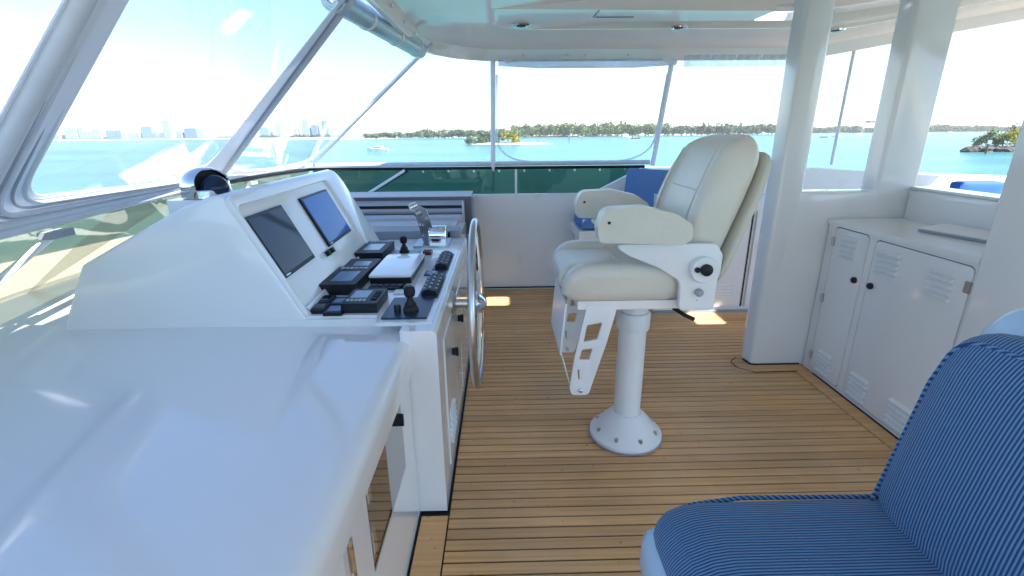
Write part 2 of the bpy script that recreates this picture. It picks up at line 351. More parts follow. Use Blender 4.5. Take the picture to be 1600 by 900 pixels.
def plate(outline, holes, o, u, v, thick, bevel=0):
    """flat plate with holes: 2D loops laid on plane (o,u,v), extruded by thick along u x v"""
    cu = bpy.data.curves.new('plate', 'CURVE'); cu.dimensions = '2D'; cu.fill_mode = 'BOTH'; cu.extrude = thick/2; cu.bevel_depth = bevel; cu.bevel_resolution = 2
    for lp in [outline]+list(holes):
        sp = cu.splines.new('POLY'); sp.points.add(len(lp)-1); sp.use_cyclic_u = True
        for q, p in zip(sp.points, lp): q.co = (p[0], p[1], 0, 1)
    ob = bpy.data.objects.new('plate', cu); COL.objects.link(ob)
    dg = bpy.context.evaluated_depsgraph_get(); me = bpy.data.meshes.new_from_object(ob.evaluated_get(dg))
    bpy.data.objects.remove(ob); bpy.data.curves.remove(cu)
    bm = B(); bm.from_mesh(me); bpy.data.meshes.remove(me); bmesh.ops.remove_doubles(bm, verts=bm.verts, dist=1e-5)
    u = Vector(u).normalized(); v = Vector(v); v = (v-u*v.dot(u)).normalized(); w = u.cross(v)
    M = Matrix((u, v, w)).transposed().to_4x4(); M.translation = Vector(o)
    bmesh.ops.transform(bm, matrix=M, verts=bm.verts); return bm
def rect(x0, x1, y0, y1, r=0, seg=5):
    P = [(x0, y0), (x1, y0), (x1, y1), (x0, y1)]
    return [tuple(q) for q in arc(P, r, seg, True)] if r else P
def to2d(pts, o, u, v):
    o = Vector(o); u = Vector(u).normalized(); v = Vector(v); v = (v-u*v.dot(u)).normalized()
    return [((Vector(p)-o).dot(u), (Vector(p)-o).dot(v)) for p in pts]
def quads(rows):
    """sheet through rows of 3D points"""
    bm = B(); V = [[bm.verts.new(p) for p in r] for r in rows]
    for a, b in zip(V, V[1:]):
        for k in range(len(a)-1): bm.faces.new([a[k], a[k+1], b[k+1], b[k]])
    return bm
def copy_tree(o, parent=None):
    c = o.copy(); COL.objects.link(c); WL[c.name] = WL.get(o.name, Vector())
    if parent is not None: c.parent = parent
    for ch in list(o.children): copy_tree(ch, c)
    return c
ROTY = lambda a: Matrix.Rotation(a, 4, 'Y')
ROTZ = lambda a: Matrix.Rotation(a, 4, 'Z')
ROTX = lambda a: Matrix.Rotation(a, 4, 'X')

# ------------------------------------------------------------------ water and far land
WZ = -4.0
bm = B(); n = 40
bmesh.ops.create_grid(bm, x_segments=n, y_segments=n, size=9000)
wo = obj('water', bm, WATER, smooth=0, origin=(0, 0, 0)); wo.location.z = WZ; wo['kind'] = 'structure'

def land(name, x, y, rx, ry, h, m, rot=0):
    bm = B(); rings = [(1.0, -.4), (.96, .15), (.8, .55), (.45, .9), (.02, 1.0)]
    def prof(k): return 1+.12*sin(3*k+x)+.08*sin(7*k+y)+.05*sin(13*k)
    V = []
    for r, z in rings:
        V.append([bm.verts.new((x+(rx*r*cos(a)*cos(rot)-ry*r*sin(a)*sin(rot))*prof(a), y+(rx*r*cos(a)*sin(rot)+ry*r*sin(a)*cos(rot))*prof(a), WZ+h*z)) for a in [2*pi*i/36 for i in range(36)]])
    for a, b in zip(V, V[1:]):
        for k in range(36): bm.faces.new([a[k], a[(k+1) % 36], b[(k+1) % 36], b[k]])
    bm.faces.new(V[-1])
    o = obj(name, bm, m); o['kind'] = 'structure'; return o
land('wooded_island', 95, 720, 200, 45, 1.6, SAND)
land('shore', 330, 1000, 420, 60, 1.5, SAND)
land('shore', -230, 640, 95, 20, 1.0, SAND)
land('city_shore', -600, 900, 520, 50, 1.2, SAND)
land('sandy_islet', 2, 262, 22, 9, .9, SAND)
land('rocky_islet', 140, 128, 15, 6, 1.3, ROCK)

def crown_mesh(name, h, w, n, leaf, seed, low=.25):
    rnd = random.Random(seed); bm = B()
    cl = [(rnd.uniform(-.32, .32)*w, rnd.uniform(-.32, .32)*w, rnd.uniform(low+.12, .88)*h, rnd.uniform(.16, .30)*w) for _ in range(9)]
    for i in range(n):
        cx, cy, cz, cr = cl[i % 9]
        d = Vector((rnd.gauss(0, 1), rnd.gauss(0, 1), rnd.gauss(0, 1))).normalized()*cr*rnd.uniform(.55, 1.05)
        p = Vector((cx, cy, cz))+d; s = leaf*rnd.uniform(.6, 1.4)
        a = Vector((rnd.gauss(0, 1), rnd.gauss(0, 1), rnd.gauss(0, 1))).normalized(); b = a.orthogonal().normalized()
        c = a.cross(b)
        bm.faces.new([bm.verts.new(p+q) for q in (b*s, c*s*.7, -b*s, -c*s*.7)])
    me = bpy.data.meshes.new(name); bm.to_mesh(me); bm.free(); return me
def trunk_mesh(name, h, r):
    bm = tb([(0, 0, -.3), (.05*h, 0, h*.3), (.02*h, .04*h, h*.75)], [r, r*.7, r*.25], 7)
    tube(bm, [(.05*h, 0, h*.3), (.2*h, .05*h, h*.6)], [r*.5, r*.15], 5); tube(bm, [(.04*h, 0, h*.35), (-.16*h, -.05*h, h*.62)], [r*.45, r*.15], 5)
    me = bpy.data.meshes.new(name); bm.to_mesh(me); bm.free(); me.materials.append(BARK); return me
CR = [crown_mesh('crown', 10, 9, 420, .55, 100+i, .1) for i in range(6)]
PINE = [crown_mesh('crown', 13, 5.5, 420, .5, 200+i, .2) for i in range(3)]
BUSH = [crown_mesh('crown', 4, 5.5, 520, .28, 300+i, .0) for i in range(4)]
TR = trunk_mesh('trunk', 10, .25); TRB = trunk_mesh('trunk', 4, .12)
CV = {}
def tree(name, label, cat, x, y, z, sc, cm, tm, m, group=None, sy=1):
    o = thing(name, label, cat, (x, y, z), group)
    key = (cm.name, m.name)
    if key not in CV:
        c2 = cm.copy(); c2.materials.append(m); CV[key] = c2
    for nm, me in (('trunk', tm), ('crown', CV[key])):
        c = bpy.data.objects.new(nm, me); COL.objects.link(c); c.parent = o
    o.scale = (sc, sc, sc*sy); o.rotation_euler = (0, 0, random.uniform(0, 6.28)); return o
rnd = random.Random(3)
def K(px): return (px-787)/788            # bearing as x per unit y
# main wood across the water (rows of trees)
for row in range(3):
    for i in range(56):
        b = .03+(.56-.03)*(i+rnd.uniform(-.3, .3))/56; y = 668+row*11+rnd.uniform(-4, 4)+30*abs(b-.2)
        pine = rnd.random() < .14
        tree('shore_tree', 'bushy green tree in the sunlit wood along the far shore', 'tree', b*y, y, WZ+.6, rnd.uniform(1.15, 1.75)*(.86 if b > .33 else 1), rnd.choice(PINE if pine else CR), TR, LEAF if b < .32 else LEAFD, 'trees of the wood across the water', .95)
for i in range(64):
    b = -.27+.32*(i+rnd.uniform(-.3, .3))/64; y = 590+rnd.uniform(-6, 8)
    tree('shore_tree', 'low dusky tree in the long tree line left of the islet', 'tree', b*y, y, WZ+.4, rnd.uniform(.95, 1.4)*(1 if b > -.17 else .75), rnd.choice(CR), TR, LEAFD, 'trees of the low shore left of the islet', .8)
# right-hand far shore reads as one mass
def wood_mass(x0, x1, y, h, n, m, name):
    bm = B(); r = random.Random(n)
    for i in range(n):
        cx = r.uniform(x0, x1); cy = y+r.uniform(-12, 12); hh = h*(.62+.3*sin(cx*.05)*sin(cx*.021)+r.uniform(0, .4))
        for k in range(70):
            p = Vector((cx+r.gauss(0, 3.2), cy+r.gauss(0, 3), WZ+hh*r.uniform(.05, 1)))
            a = Vector((r.gauss(0, 1), r.gauss(0, 1), r.gauss(0, 1))).normalized(); b = a.orthogonal().normalized(); c = a.cross(b); s = r.uniform(.6, 1.4)
            bm.faces.new([bm.verts.new(p+q) for q in (b*s, c*s, -b*s, -c*s)])
    o = obj(name, bm, m, smooth=0); o['kind'] = 'stuff'; o['label'] = 'dark far wooded shore seen between the white columns'; o['category'] = 'far wood'; return o
wood_mass(.55*980, 1.06*980, 960, 11, 420, LEAFD, 'distant_wood')
# islet with a yellow bush
for i, (b, y, sc, mm, lab, sy) in enumerate([
    (-.066, 262, 1.05, LEAFD, 'lowest dusky shrub at the left tip of the islet', .7), (-.046, 263, 1.25, LEAFD, 'dusky grey-green shrub second from the left tip of the islet', .9),
    (-.026, 262, 1.3, LEAFD, 'dusky rounded shrub just left of the enclosure post', 1.0), (-.006, 264, 1.35, LEAFD, 'dusky shrub touching the yellow bush on the islet', 1.0),
    (-.056, 258, 1.1, LEAFD, 'low front shrub between the two left shrubs of the islet', .7), (-.036, 258, 1.1, LEAFD, 'low front shrub left of the enclosure post on the islet', .75), (-.016, 259, 1.15, LEAFD, 'low front shrub at the foot of the dusky islet bushes', .8),
    (.013, 258, 1.5, LEAFY, 'largest bright yellow bush on the islet', .95), (.031, 259, 1.15, LEAFY, 'smaller yellow bush at the right end of the islet', .9)]):
    tree('islet_bush', lab, 'bush', b*y, y, WZ+.5, sc, BUSH[i % 4], TRB, mm, 'bushes on the islet', sy)
# rocky islet on the right
for i in range(26):
    r = random.Random(i); s = r.uniform(.7, 1.5); bm = B(); bmesh.ops.create_icosphere(bm, subdivisions=2, radius=s)
    for v in bm.verts: v.co *= 1+r.uniform(-.32, .28)
    b = .955+.19*i/26; y = 122+r.uniform(-3, 2)
    bmesh.ops.transform(bm, matrix=Matrix.Translation((b*y, y, WZ+.3))@Matrix.Diagonal((1.2, 1, .8, 1)), verts=bm.verts)
    tag(obj('shore_rock', bm, ROCK, smooth=0), 'dark weathered rock at the water line of the right-hand islet', 'rock', 'rocks round the right-hand islet')
for b, y, sc, mm, lab in [(.968, 126, .62, LEAFD, 'small scrubby bush at the tip of the rocky islet'), (.985, 126, .8, LEAFD, 'grey scrub behind the rocks of the right-hand islet'),
                          (1.008, 126, .9, LEAF, 'green bush in the middle of the rocky islet'), (1.03, 124, .85, LEAFY, 'yellow flowering bush on the rocky islet'), (1.055, 126, .95, LEAF, 'green bush nearest the right column on the rocky islet')]:
    tree('islet_shrub', lab, 'bush', b*y, y, WZ+1.3, sc, BUSH[int(b*100) % 4], TRB, mm)
for b, y, sc, lab in [(1.045, 150, .55, 'slim leaning tree behind the rocky islet bushes'), (1.09, 146, .8, 'tall tree at the right edge behind the rocky islet')]:
    tree('islet_tree', lab, 'tree', b*y, y, WZ+1, sc, CR[1], TR, LEAF, None, 1.1)
o = thing('umbrella_pine', 'lone flat-topped tree rising above the far shore beside the wide column', 'tree', (.738*900, 900, WZ))
obj('trunk', tb([(.738*900, 900, WZ), (.738*900+.5, 900, WZ+17)], [.5, .3], 6), BARK, o); 
bmc = rbox((.738*900, 900, WZ+19), (8, 5, 2), 1.8, 4); obj('crown', bmc, LEAFD, o)

# skyline
tower_spec = [(-.475, -.457, 15, 1, 'left-most blue-grey slab tower of the near skyline'), (-.443, -.433, 21, 0, 'slim pale tower standing second in the near skyline'), (-.41, -.401, 13, 2, 'short pinkish block in the near skyline'),
    (-.392, -.378, 25, 0, 'tallest pale tower in the middle of the near skyline'), (-.374, -.362, 18, 1, 'stepped mid-height tower right of the tallest one'), (-.353, -.340, 24, 1, 'deep blue glass tower at the right end of the near skyline')]
def tower(b0, b1, hpx, mi, lab, y, grp):
    x0, x1 = b0*y, b1*y; h = hpx*y/788; w = x1-x0
    o = thing('tower_block', lab, 'tower', ((x0+x1)/2, y, WZ), grp)
    obj('tower_wall', bx(x0, x1, y, y+w, WZ, WZ+h), TOWER[mi], o, smooth=0)
    nf = max(4, int(h/5)); bm = B()
    for k in range(nf): box(bm, x0+w*.04, x1-w*.04, y-.25, y+.1, WZ+h*(k+.25)/nf, WZ+h*(k+.6)/nf)
    t = obj('window_band', bm, TOWER[1], o, smooth=0); t['kind'] = 'stuff'
    obj('roof_block', bx(x0+w*.3, x1-w*.25, y+w*.2, y+w*.7, WZ+h, WZ+h*1.06), TOWER[0], o, smooth=0)
for s_ in tower_spec: tower(*s_, 1400, 'towers of the near skyline')
rr = random.Random(11); bb = -.98; i = 0
ORD = 'first second third fourth fifth sixth seventh eighth ninth tenth eleventh twelfth thirteenth fourteenth fifteenth sixteenth seventeenth eighteenth nineteenth twentieth'.split()
names = ['pale', 'blue-grey', 'pinkish']
while bb < -.60:
    w = rr.uniform(.010, .024); hp = rr.choice([8, 10, 12, 14, 17]); hp = 26 if -.67 < bb < -.645 else hp; mi = rr.randrange(3)
    tower(bb, bb+w, hp, mi, ['low', 'squat', 'mid-height', 'tall', 'very tall', 'towering'][[8, 10, 12, 14, 17, 26].index(hp)]+' '+names[mi]+' hazy tower, '+ORD[i]+' from the left in the far skyline', 1700, 'towers of the far city skyline'); bb += w+rr.uniform(.001, .012); i += 1
for i in range(34):
    b = -.475+.14*(i+rnd.uniform(-.3, .3))/34; y = 1010+rnd.uniform(-8, 8)
    tree('shore_tree', 'low green tree below the near skyline towers', 'tree', b*y, y, WZ+.3, rnd.uniform(.55, .85), rnd.choice(CR), TR, LEAF, 'trees below the near skyline', .8)

# boats
def boat(lab, b, y, L, cabin=True, m=HULLW, rot=0, name='motor_boat'):
    o = thing(name, lab, 'boat', (b*y, y, WZ))
    M = Matrix.Translation((b*y, y, WZ)) @ ROTZ(rot)
    w = L*.15; bm = B()
    secs = [(-.5, .9, .75), (-.1, 1, .8), (.25, .8, .95), (.5, .05, 1.15)]
    V = []
    for s, ww, hh in secs:
        V.append([bm.verts.new(M @ Vector(q)) for q in ((s*L, -w*ww, L*.12*hh), (s*L, -w*ww*.75, -.15), (s*L, w*ww*.75, -.15), (s*L, w*ww, L*.12*hh))])
    for a, c in zip(V, V[1:]):
        for k in range(4): bm.faces.new([a[k], a[(k+1) % 4], c[(k+1) % 4], c[k]])
    bm.faces.new(V[0]); bm.faces.new(V[-1][::-1]); obj('hull', bm, m, o, smooth=0)
    if cabin:
        obj('cabin', pr([(-.25*L, L*.09), (.22*L, L*.1), (.1*L, L*.2), (-.22*L, L*.2)], 'y', -w*.7, w*.7, M), HULLW, o, smooth=0)
        obj('cabin_window', pr([(-.2*L, L*.135), (.155*L, L*.135), (.11*L, L*.18), (-.2*L, L*.18)], 'y', -w*.72, w*.72, M), NAVY, o, smooth=0)
        obj('roof', bx(-.28*L, .13*L, -w*.75, w*.75, L*.2, L*.215, M), HULLW, o, smooth=0)
    return o
boat('white cabin cruiser motoring left past the low shore', K(592), 176, 7.5, rot=pi)
boat('small reddish boat moored below the wood near the window edge', K(998), 420, 8, m=RED)
boat('small white boat moored beneath the wood left of the reddish one', K(984), 520, 9)
boat('white motorboat moored beyond the curtain edge between the columns', K(1318), 430, 7)
boat('dark-hulled boat moored nearest the left column', K(1298), 380, 6, m=NAVY)
boat('white boat moored left of the wide column by the far shore', K(1352), 520, 9)
boat('white boat just right of the wide column', K(1462), 560, 9)
boat('white boat anchored off the far shore in the right-hand opening', K(1500), 640, 10)
def marker(lab, b, y, h, name='channel_marker'):
    o = thing(name, lab, 'channel marker', (b*y, y, WZ))
    obj('pile', tb([(b*y, y, WZ-.5), (b*y, y, WZ+h)], .22, 8), BARK, o); obj('dayboard', bx(b*y-.5, b*y+.5, y-.28, y-.23, WZ+h-.9, WZ+h), GREYTRIM, o, smooth=0)
marker('thin channel marker post standing in the water right of the islet', K(893), 300, 4.0)
marker('slim channel marker before the rocky islet', K(1567), 112, 3.0)

# ------------------------------------------------------------------ yacht shell outside the flybridge
hull = obj('yacht_hull', pr([(-7.5, 1.6), (-5, .2), (-2.5, -1.2), (9, -1.2), (9, 4.84), (-2.5, 4.84), (-5, 3.4)], 'z', WZ-.4, -.10), HULLW, None, bev=.05); hull['kind'] = 'structure'
fd = obj('foredeck', pr([(-3.3, 1.6), (-3.22, 3.0), (-2.95, 4.2), (-2.5, 4.8), (-1.9, 4.84), (-1.9, -1.25), (-2.5, -1.2), (-3.0, 0)], 'z', -.095, .735), GELM, None, bev=.04, seg=3); fd['kind'] = 'structure'
NONSKID = mat('beige_deck_paint', (.46, .43, .36), .8, var=.08, vscale=5, bump=.3, bscale=200)
bd = obj('bow_deck', pr([(-3.31, -1.2), (-3.31, 4.84), (-5.5, 4.7), (-7.5, 3.6), (-9, 2.6), (-9.6, 1.6), (-9, .6), (-7.5, -.3), (-5.5, -1.1)], 'z', WZ-.3, .30), NONSKID, None, bev=.03); bd['kind'] = 'structure'

# ------------------------------------------------------------------ deck with planks
deck = obj('deck', bx(-.36, 9, -1.2, 4.64, -.09, -.006), CAULK, None, smooth=0, origin=(0, 0, -.006)); deck['kind'] = 'structure'
PM = {}
def plank_obj(name, x0, x1, y, w, parent):
    k = (round(x0, 3), round(x1, 3), w)
    if k not in PM:
        bm = bx(x0-(x0+x1)/2, (x1-x0)/2, -w/2, w/2, -.012, .006); bmesh.ops.bevel(bm, geom=[e for e in bm.edges if all(v.co.z > 0 for v in e.verts)], offset=.0012, segments=1, affect='EDGES')
        me = bpy.data.meshes.new('plank'); bm.to_mesh(me); bm.free(); me.materials.append(TEAK); PM[k] = me
    o = bpy.data.objects.new(name, PM[k]); COL.objects.link(o); o.parent = parent; o.location = ((x0+x1)/2, y, 0); return o
pitch = .0535; y = -1.17
while y < 4.62:
    plank_obj('plank', -.238, 1.895 if y < 2.76 else 6.0, y, pitch-.0078, deck); y += pitch
obj('margin_plank', bx(-.352, -.2445, -1.19, 1.60, -.01, .0005), TEAK, deck, bev=.0012, seg=1)
obj('margin_plank', bx(1.901, 1.984, -1.19, 2.775, -.01, .0012), TEAK, deck, bev=.0012, seg=1)
obj('margin_plank', pr([(1.50, 2.80), (1.56, 2.775), (1.895, 2.785), (1.98, 2.785), (1.98, 2.87), (1.56, 2.87)], 'z', .0008, .0042), TEAK, deck, smooth=0)
obj('caulk_line', tb(arc([(1.60, 2.99, .004), (1.535, 2.93, .004), (1.54, 2.84, .004), (1.62, 2.772, .004), (1.9, 2.776, .004)], .06), .0026, 6), CAULK, deck)

# ------------------------------------------------------------------ left dash counter
dc = thing('dash_counter', 'wide white glossy counter filling the lower left beside the helm', 'counter', (-1.3, .4, 0))
obj('counter_top', pr([(-2.42, .70), (-2.42, .80), (-1.3, .790), (-.45, .779), (-.392, .7765), (-.372, .772), (-.357, .763), (-.348, .749), (-.344, .73), (-.342, .668), (-.346, .66), (-.368, .655), (-.385, .70)], 'y', -1.15, 1.80), GEL, dc, bev=.0025, seg=1, smooth=50, ang=8)
obj('counter_body', bx(-2.4, -.385, -1.15, 1.655, 0, .70), GELM, dc, smooth=0)
obj('speck_disc', lt([(.012, -.002), (.012, .002), (.008, .004)], (-.978, .63, .787), 'z', 14), STEEL, dc)  # small steel disc added for a dark speck on the counter
DZ = (.36, .676)
fr_h = [rect(1.015, 1.46, DZ[0], DZ[1], .006, 2), rect(.36, .853, .10, DZ[1], .006, 2), rect(-.3, .2, .1, DZ[1], .006, 2)]
obj('side_panel', plate([(-1.15, .002), (1.62, .002), (1.62, .68), (-1.15, .68)], fr_h, (-.371, 0, 0), (0, 1, 0), (0, 0, 1), .016), GEL, dc)
d1 = obj('smoked_door', bx(-.384, -.364, 1.019, 1.456, DZ[0]+.004, DZ[1]-.004), SMOKE, dc, bev=.002)
for z in (.455, .62):
    obj('hinge', bx(-.366, -.358, 1.022, 1.045, z-.035, z+.035), CHROME, d1, bev=.003); 
obj('latch', lt([(.002, -.02), (.016, -.018), (.016, 0), (.012, .004)], (-.350, 1.40, .596), 'x', 14), BLACK, d1)
obj('latch_tab', bx(-.366, -.340, 1.385, 1.396, .575, .615), BLACK, d1, bev=.003)
d2 = obj('locker_door', bx(-.384, -.3645, .364, .849, .104, DZ[1]-.004), GEL, dc, bev=.003)
obj('hinge', bx(-.366, -.354, .834, .866, .55, .635), CHROME, d2, bev=.004)
obj('hinge_pin', tb([(-.351, .851, .54), (-.351, .851, .645)], .006, 8), CHROME, d2)
obj('locker_door', bx(-.384, -.3645, -.296, .196, .104, DZ[1]-.004), GEL, dc, bev=.003)

# ------------------------------------------------------------------ helm console
hc = thing('helm_console', 'white moulded helm console with two screens and an instrument dash', 'console', (-.9, 2.4, 0))
obj('console_body', pr([(-1.62, .02), (-1.62, .80), (-.386, .814), (-.386, .02)], 'y', 1.765, 3.26), GEL, hc, bev=.010, seg=3, ang=20)
obj('console_pillar', pr([(-.384, .004), (-.384, .815), (-.262, .815), (-.25, .80), (-.25, .004)], 'y', 1.625, 3.26), GEL, hc, bev=.012, seg=3, ang=20)

dashz = .822
obj('dash_panel', pr([(-.79, 1.780), (-.50, 1.780), (-.485, 1.69), (-.275, 1.69), (-.275, 3.19), (-.79, 3.19)], 'z', .81, dashz), GEL, hc, bev=.004)
RB = Matrix.Translation((-.777, 1.776, 0)) @ ROTZ(rad(2.0)) @ Matrix.Translation((.777, -1.776, 0))
bm = pr([(-1.72, .76), (-1.565, 1.047), (-1.163, 1.255), (-1.040, 1.297), (-1.010, 1.288), (-.777, .81), (-.777, .76)], 'y', 1.776, 3.17, RB)
es = [e for e in bm.edges if all(abs((RB.inverted() @ v.co).y-3.17) < 1e-4 and v.co.z > .9 for v in e.verts)]
bmesh.ops.bevel(bm, geom=es, offset=.085, segments=6, profile=.5, affect='EDGES')
es = [e for e in bm.edges if len(e.link_faces) == 2 and e.calc_face_angle(0) > rad(25) and min(v.co.y for v in e.verts) < 1.85]
bmesh.ops.bevel(bm, geom=es, offset=.012, segments=3, profile=.5, affect='EDGES')
obj('binnacle', bm, GEL, hc, smooth=30)
dx, dz = .4377, -.8992; nx, nz = .8992, .4377
RM = RB @ Matrix(((dx, 0, nx, -1.010), (0, 1, 0, 0), (dz, 0, nz, 1.288), (0, 0, 0, 1)))
R3 = RM.to_3x3()
def mbox(name, s0, s1, y0, y1, o0, o1, m, parent, bev=.003, seg=2): return obj(name, bx(s0, s1, y0, y1, o0, o1, RM), m, parent, bev=bev, seg=seg)
so_ = [tuple(q) for q in arc([(.004, 1.780), (.525, 1.780), (.525, 3.135), (.02, 3.11)], [.03, .02, .03, .11], 6, True)]
si_ = [tuple(q) for q in arc([(.042, 1.788), (.495, 1.788), (.495, 2.88), (.042, 2.86)], [.035, .02, .03, .05], 6, True)]
obj('screen_surround', plate(so_, [si_], RM @ Vector((0, 0, .006)), R3 @ Vector((1, 0, 0)), R3 @ Vector((0, 1, 0)), .014, .004), GEL, hc)
for y0, y1, m, lab in ((1.795, 2.135, SCREEN, 'dark left screen with a blue sheen'), (2.36, 2.76, SCREEN_SKY, 'right screen with reflected sky blue in its colour')):
    d = mbox('display', .092, .358, y0, y1, .002, .014, BLACK, hc, .004); d['label'] = lab
    mbox('screen', .104, .342, y0+.012, y1-.012, .0135, .0155, m, d, .001, 1)
    mbox('badge', .347, .352, y0+.02, y0+.06, .0135, .0148, STEEL, d, 0)
for yy in (2.275, 2.335):
    q = mbox('toggle_switch', .362, .392, yy-.019, yy+.019, .002, .010, STEEL, hc); mbox('toggle', .365, .390, yy-.014, yy+.012, .010, .030, BLACK, q)
# right face of the console
obj('access_door', bx(-.252, -.2455, 1.80, 2.46, .10, .70), GEL, hc, bev=.003)
obj('access_door', bx(-.252, -.2455, 2.48, 3.10, .10, .70), GEL, hc, bev=.003)
for y_, z_ in ((2.04, .535), (2.36, .575)):
    l = obj('latch', lt([(.002, 0), (.018, .002), (.018, .016), (.012, .020)], (-.246, y_, z_), 'x', 14), BLACK, hc); obj('latch_tab', bx(-.23, -.216, y_-.006, y_+.006, z_-.02, z_+.02), BLACK, l, bev=.002)
for k in range(5): obj('vent_slat', pr([(-.247, 0), (-.236, -.004), (-.236, -.010), (-.247, -.014)], 'y', 1.86, 2.02, Matrix.Translation((0, 0, .30-.03*k))), GEL, hc)

# -- things standing on the dash
def device(name, label, cat, x0, x1, y0, y1, h, m, screens=(), buttons=(), z=dashz, bev=.008, tilt=.0):
    o = thing(name, label, cat, ((x0+x1)/2, (y0+y1)/2, z+.0008))
    Mt = Matrix.Translation((x0, 0, z)) @ ROTY(tilt) @ Matrix.Translation((-x0, 0, -z))
    obj('case', bx(x0, x1, y0, y1, z+.001, z+h, Mt), m, o, bev=bev, seg=3)
    for a, b, c, d, sm in screens:
        s = obj('screen', bx(x0+(x1-x0)*a, x0+(x1-x0)*b, y0+(y1-y0)*c, y0+(y1-y0)*d, z+h-.002, z+h+.0015, Mt), sm, o, bev=.001, seg=1)
    for a, b, c, d, nx_, ny_, bm_ in buttons:
        for i in range(nx_):
            for j in range(ny_):
                u0 = x0+(x1-x0)*(a+(b-a)*(i+.15)/nx_); u1 = x0+(x1-x0)*(a+(b-a)*(i+.85)/nx_)
                v0 = y0+(y1-y0)*(c+(d-c)*(j+.15)/ny_); v1 = y0+(y1-y0)*(c+(d-c)*(j+.85)/ny_)
                obj('button', bx(u0, u1, v0, v1, z+h-.001, z+h+.004, Mt), bm_, o, bev=.0012, seg=1)
    return o
BTN = mat('grey_rubber_button', (.42, .48, .56), .5)
device('chart_plotter', 'black plotter with a pale screen farthest along the dash under the blue display', 'instrument', -.832, -.675, 2.62, 2.93, .05, BLACK, [(.2, .8, .2, .72, LCD)], [(.12, .9, .84, .94, 6, 1, BTN)])
device('chart_plotter', 'black plotter with a large pale screen in the middle of the dash', 'instrument', -.818, -.655, 2.03, 2.33, .05, BLACK, [(.22, .8, .18, .7, LCD)], [(.1, .92, .84, .94, 6, 1, BTN)])
device('depth_sounder', 'low black instrument with a small screen between the two plotters', 'instrument', -.825, -.665, 2.345, 2.55, .035, BLACK, [(.3, .8, .25, .7, LCD)])
device('radio_unit', 'black radio with a bright small screen and knobs at the near end of the dash', 'radio', -.648, -.505, 1.80, 1.99, .042, BLACK, [(.12, .62, .35, .85, LCD)], [(.08, .65, .12, .27, 5, 1, BTN), (.72, .94, .2, .8, 1, 3, BLACKR)])
wb = device('instrument_cover', 'white flat instrument cover with a round finger dip lying on the dash', 'cover', -.635, -.442, 2.19, 2.61, .032, BLACK)
obj('lid', rbox((-.5385, 2.40, dashz+.038), (.102, .215, .009), .008, 4), GEL, wb)
obj('finger_dip', lt([(.002, -.001), (.028, 0), (.034, .0015), (.037, .0005)], (-.5385, 2.525, dashz+.0468), 'z', 20), PAINT, wb)
for x, y_, lab, k in ((-.765, 1.945, 'back left small gauge in the near corner of the dash', 0), (-.685, 1.915, 'back right small gauge with a pale dial in the near corner of the dash', 1), (-.755, 1.845, 'front left small gauge in the near corner of the dash', 0), (-.675, 1.815, 'front right small gauge with a pale dial in the near corner of the dash', 1)):
    device('gauge', lab, 'gauge', x-.036, x+.036, y_-.045, y_+.045, .016, BLACK, [(.15, .85, .2, .8, LCD if k else SCREEN)])
device('switch_strip', 'thin black switch strip below the white cover', 'switch panel', -.62, -.46, 2.09, 2.165, .012, BLACK, [], [(.05, .95, .2, .8, 5, 1, NAVY)])
sg = device('alarm_panel', 'small white panel with a green push button', 'switch panel', -.492, -.425, 2.03, 2.15, .006, PAINT)
obj('button', bx(-.475, -.45, 2.09, 2.125, dashz+.006, dashz+.012), GREEN, sg, bev=.002)
def dark_panel(lab, x0, x1, y0, y1, nx_, ny_):
    o = thing('thruster_keypad', lab, 'keypad', ((x0+x1)/2, (y0+y1)/2, dashz))
    obj('face_plate', bx(x0, x1, y0, y1, dashz+.0005, dashz+.006), NAVY, o, bev=.002)
    obj('hump', pr([(x0+.012, 0), (x1-.006, 0), (x1-.008, .020), ((x0+x1)/2, .030), (x0+.016, .020)], 'y', y0+.02, y1-.04, Matrix.Translation((0, 0, dashz+.0055))), BLACK, o, bev=.004)
    for i in range(nx_):
        for j in range(ny_):
            xx = x0+.022+(x1-x0-.034)*i/(nx_-1); yy = y0+.05+(y1-y0-.12)*j/(ny_-1)
            obj('button', lt([(.0055, 0), (.0055, .004), (.003, .006)], (xx, yy, dashz+.0285+(.006 if 0 < i < nx_-1 else 0)), 'z', 8), BTN, o)
    return o
dark_panel('hooded dark keypad at the near right edge of the dash', -.375, -.287, 1.97, 2.30, 3, 5)
dark_panel('hooded dark keypad farther along the right edge of the dash', -.373, -.29, 2.41, 2.76, 3, 5)
device('trim_gauge', 'flat pale-faced gauge plate between the two hooded keypads', 'gauge', -.40, -.295, 2.315, 2.395, .006, NAVY, [(.1, .6, .15, .85, LCD)])
def joystick(lab, x0, x1, y0, y1, jx, jy, s, m):
    o = thing('joystick_control', lab, 'joystick', ((x0+x1)/2, (y0+y1)/2, dashz))
    obj('base_plate', bx(x0, x1, y0, y1, dashz+.0006, dashz+.008), m, o, bev=.003)
    z = dashz+.008
    obj('boot', lt([(.030*s, 0), (.031*s, .008*s), (.022*s, .022*s), (.024*s, .027*s), (.014*s, .042*s), (.009*s, .058*s)], (jx, jy, z), 'z', 18), BLACKR, o)
    obj('knob', lt([(.008*s, .055*s), (.019*s, .062*s), (.023*s, .078*s), (.021*s, .096*s), (.012*s, .104*s)], (jx, jy, z), 'z', 18), BLACK, o)
    return o
j = joystick('black joystick on a dark square plate nearest the corner of the dash', -.473, -.30, 1.725, 1.965, -.372, 1.80, 1.0, NAVY)
obj('lock_button', lt([(.014, 0), (.014, .022), (.011, .026)], (-.425, 1.80, dashz+.008), 'z', 14), BLACK, j)
joystick('small black joystick behind the white cover', -.66, -.50, 2.72, 2.87, -.588, 2.79, .95, GREYTRIM)
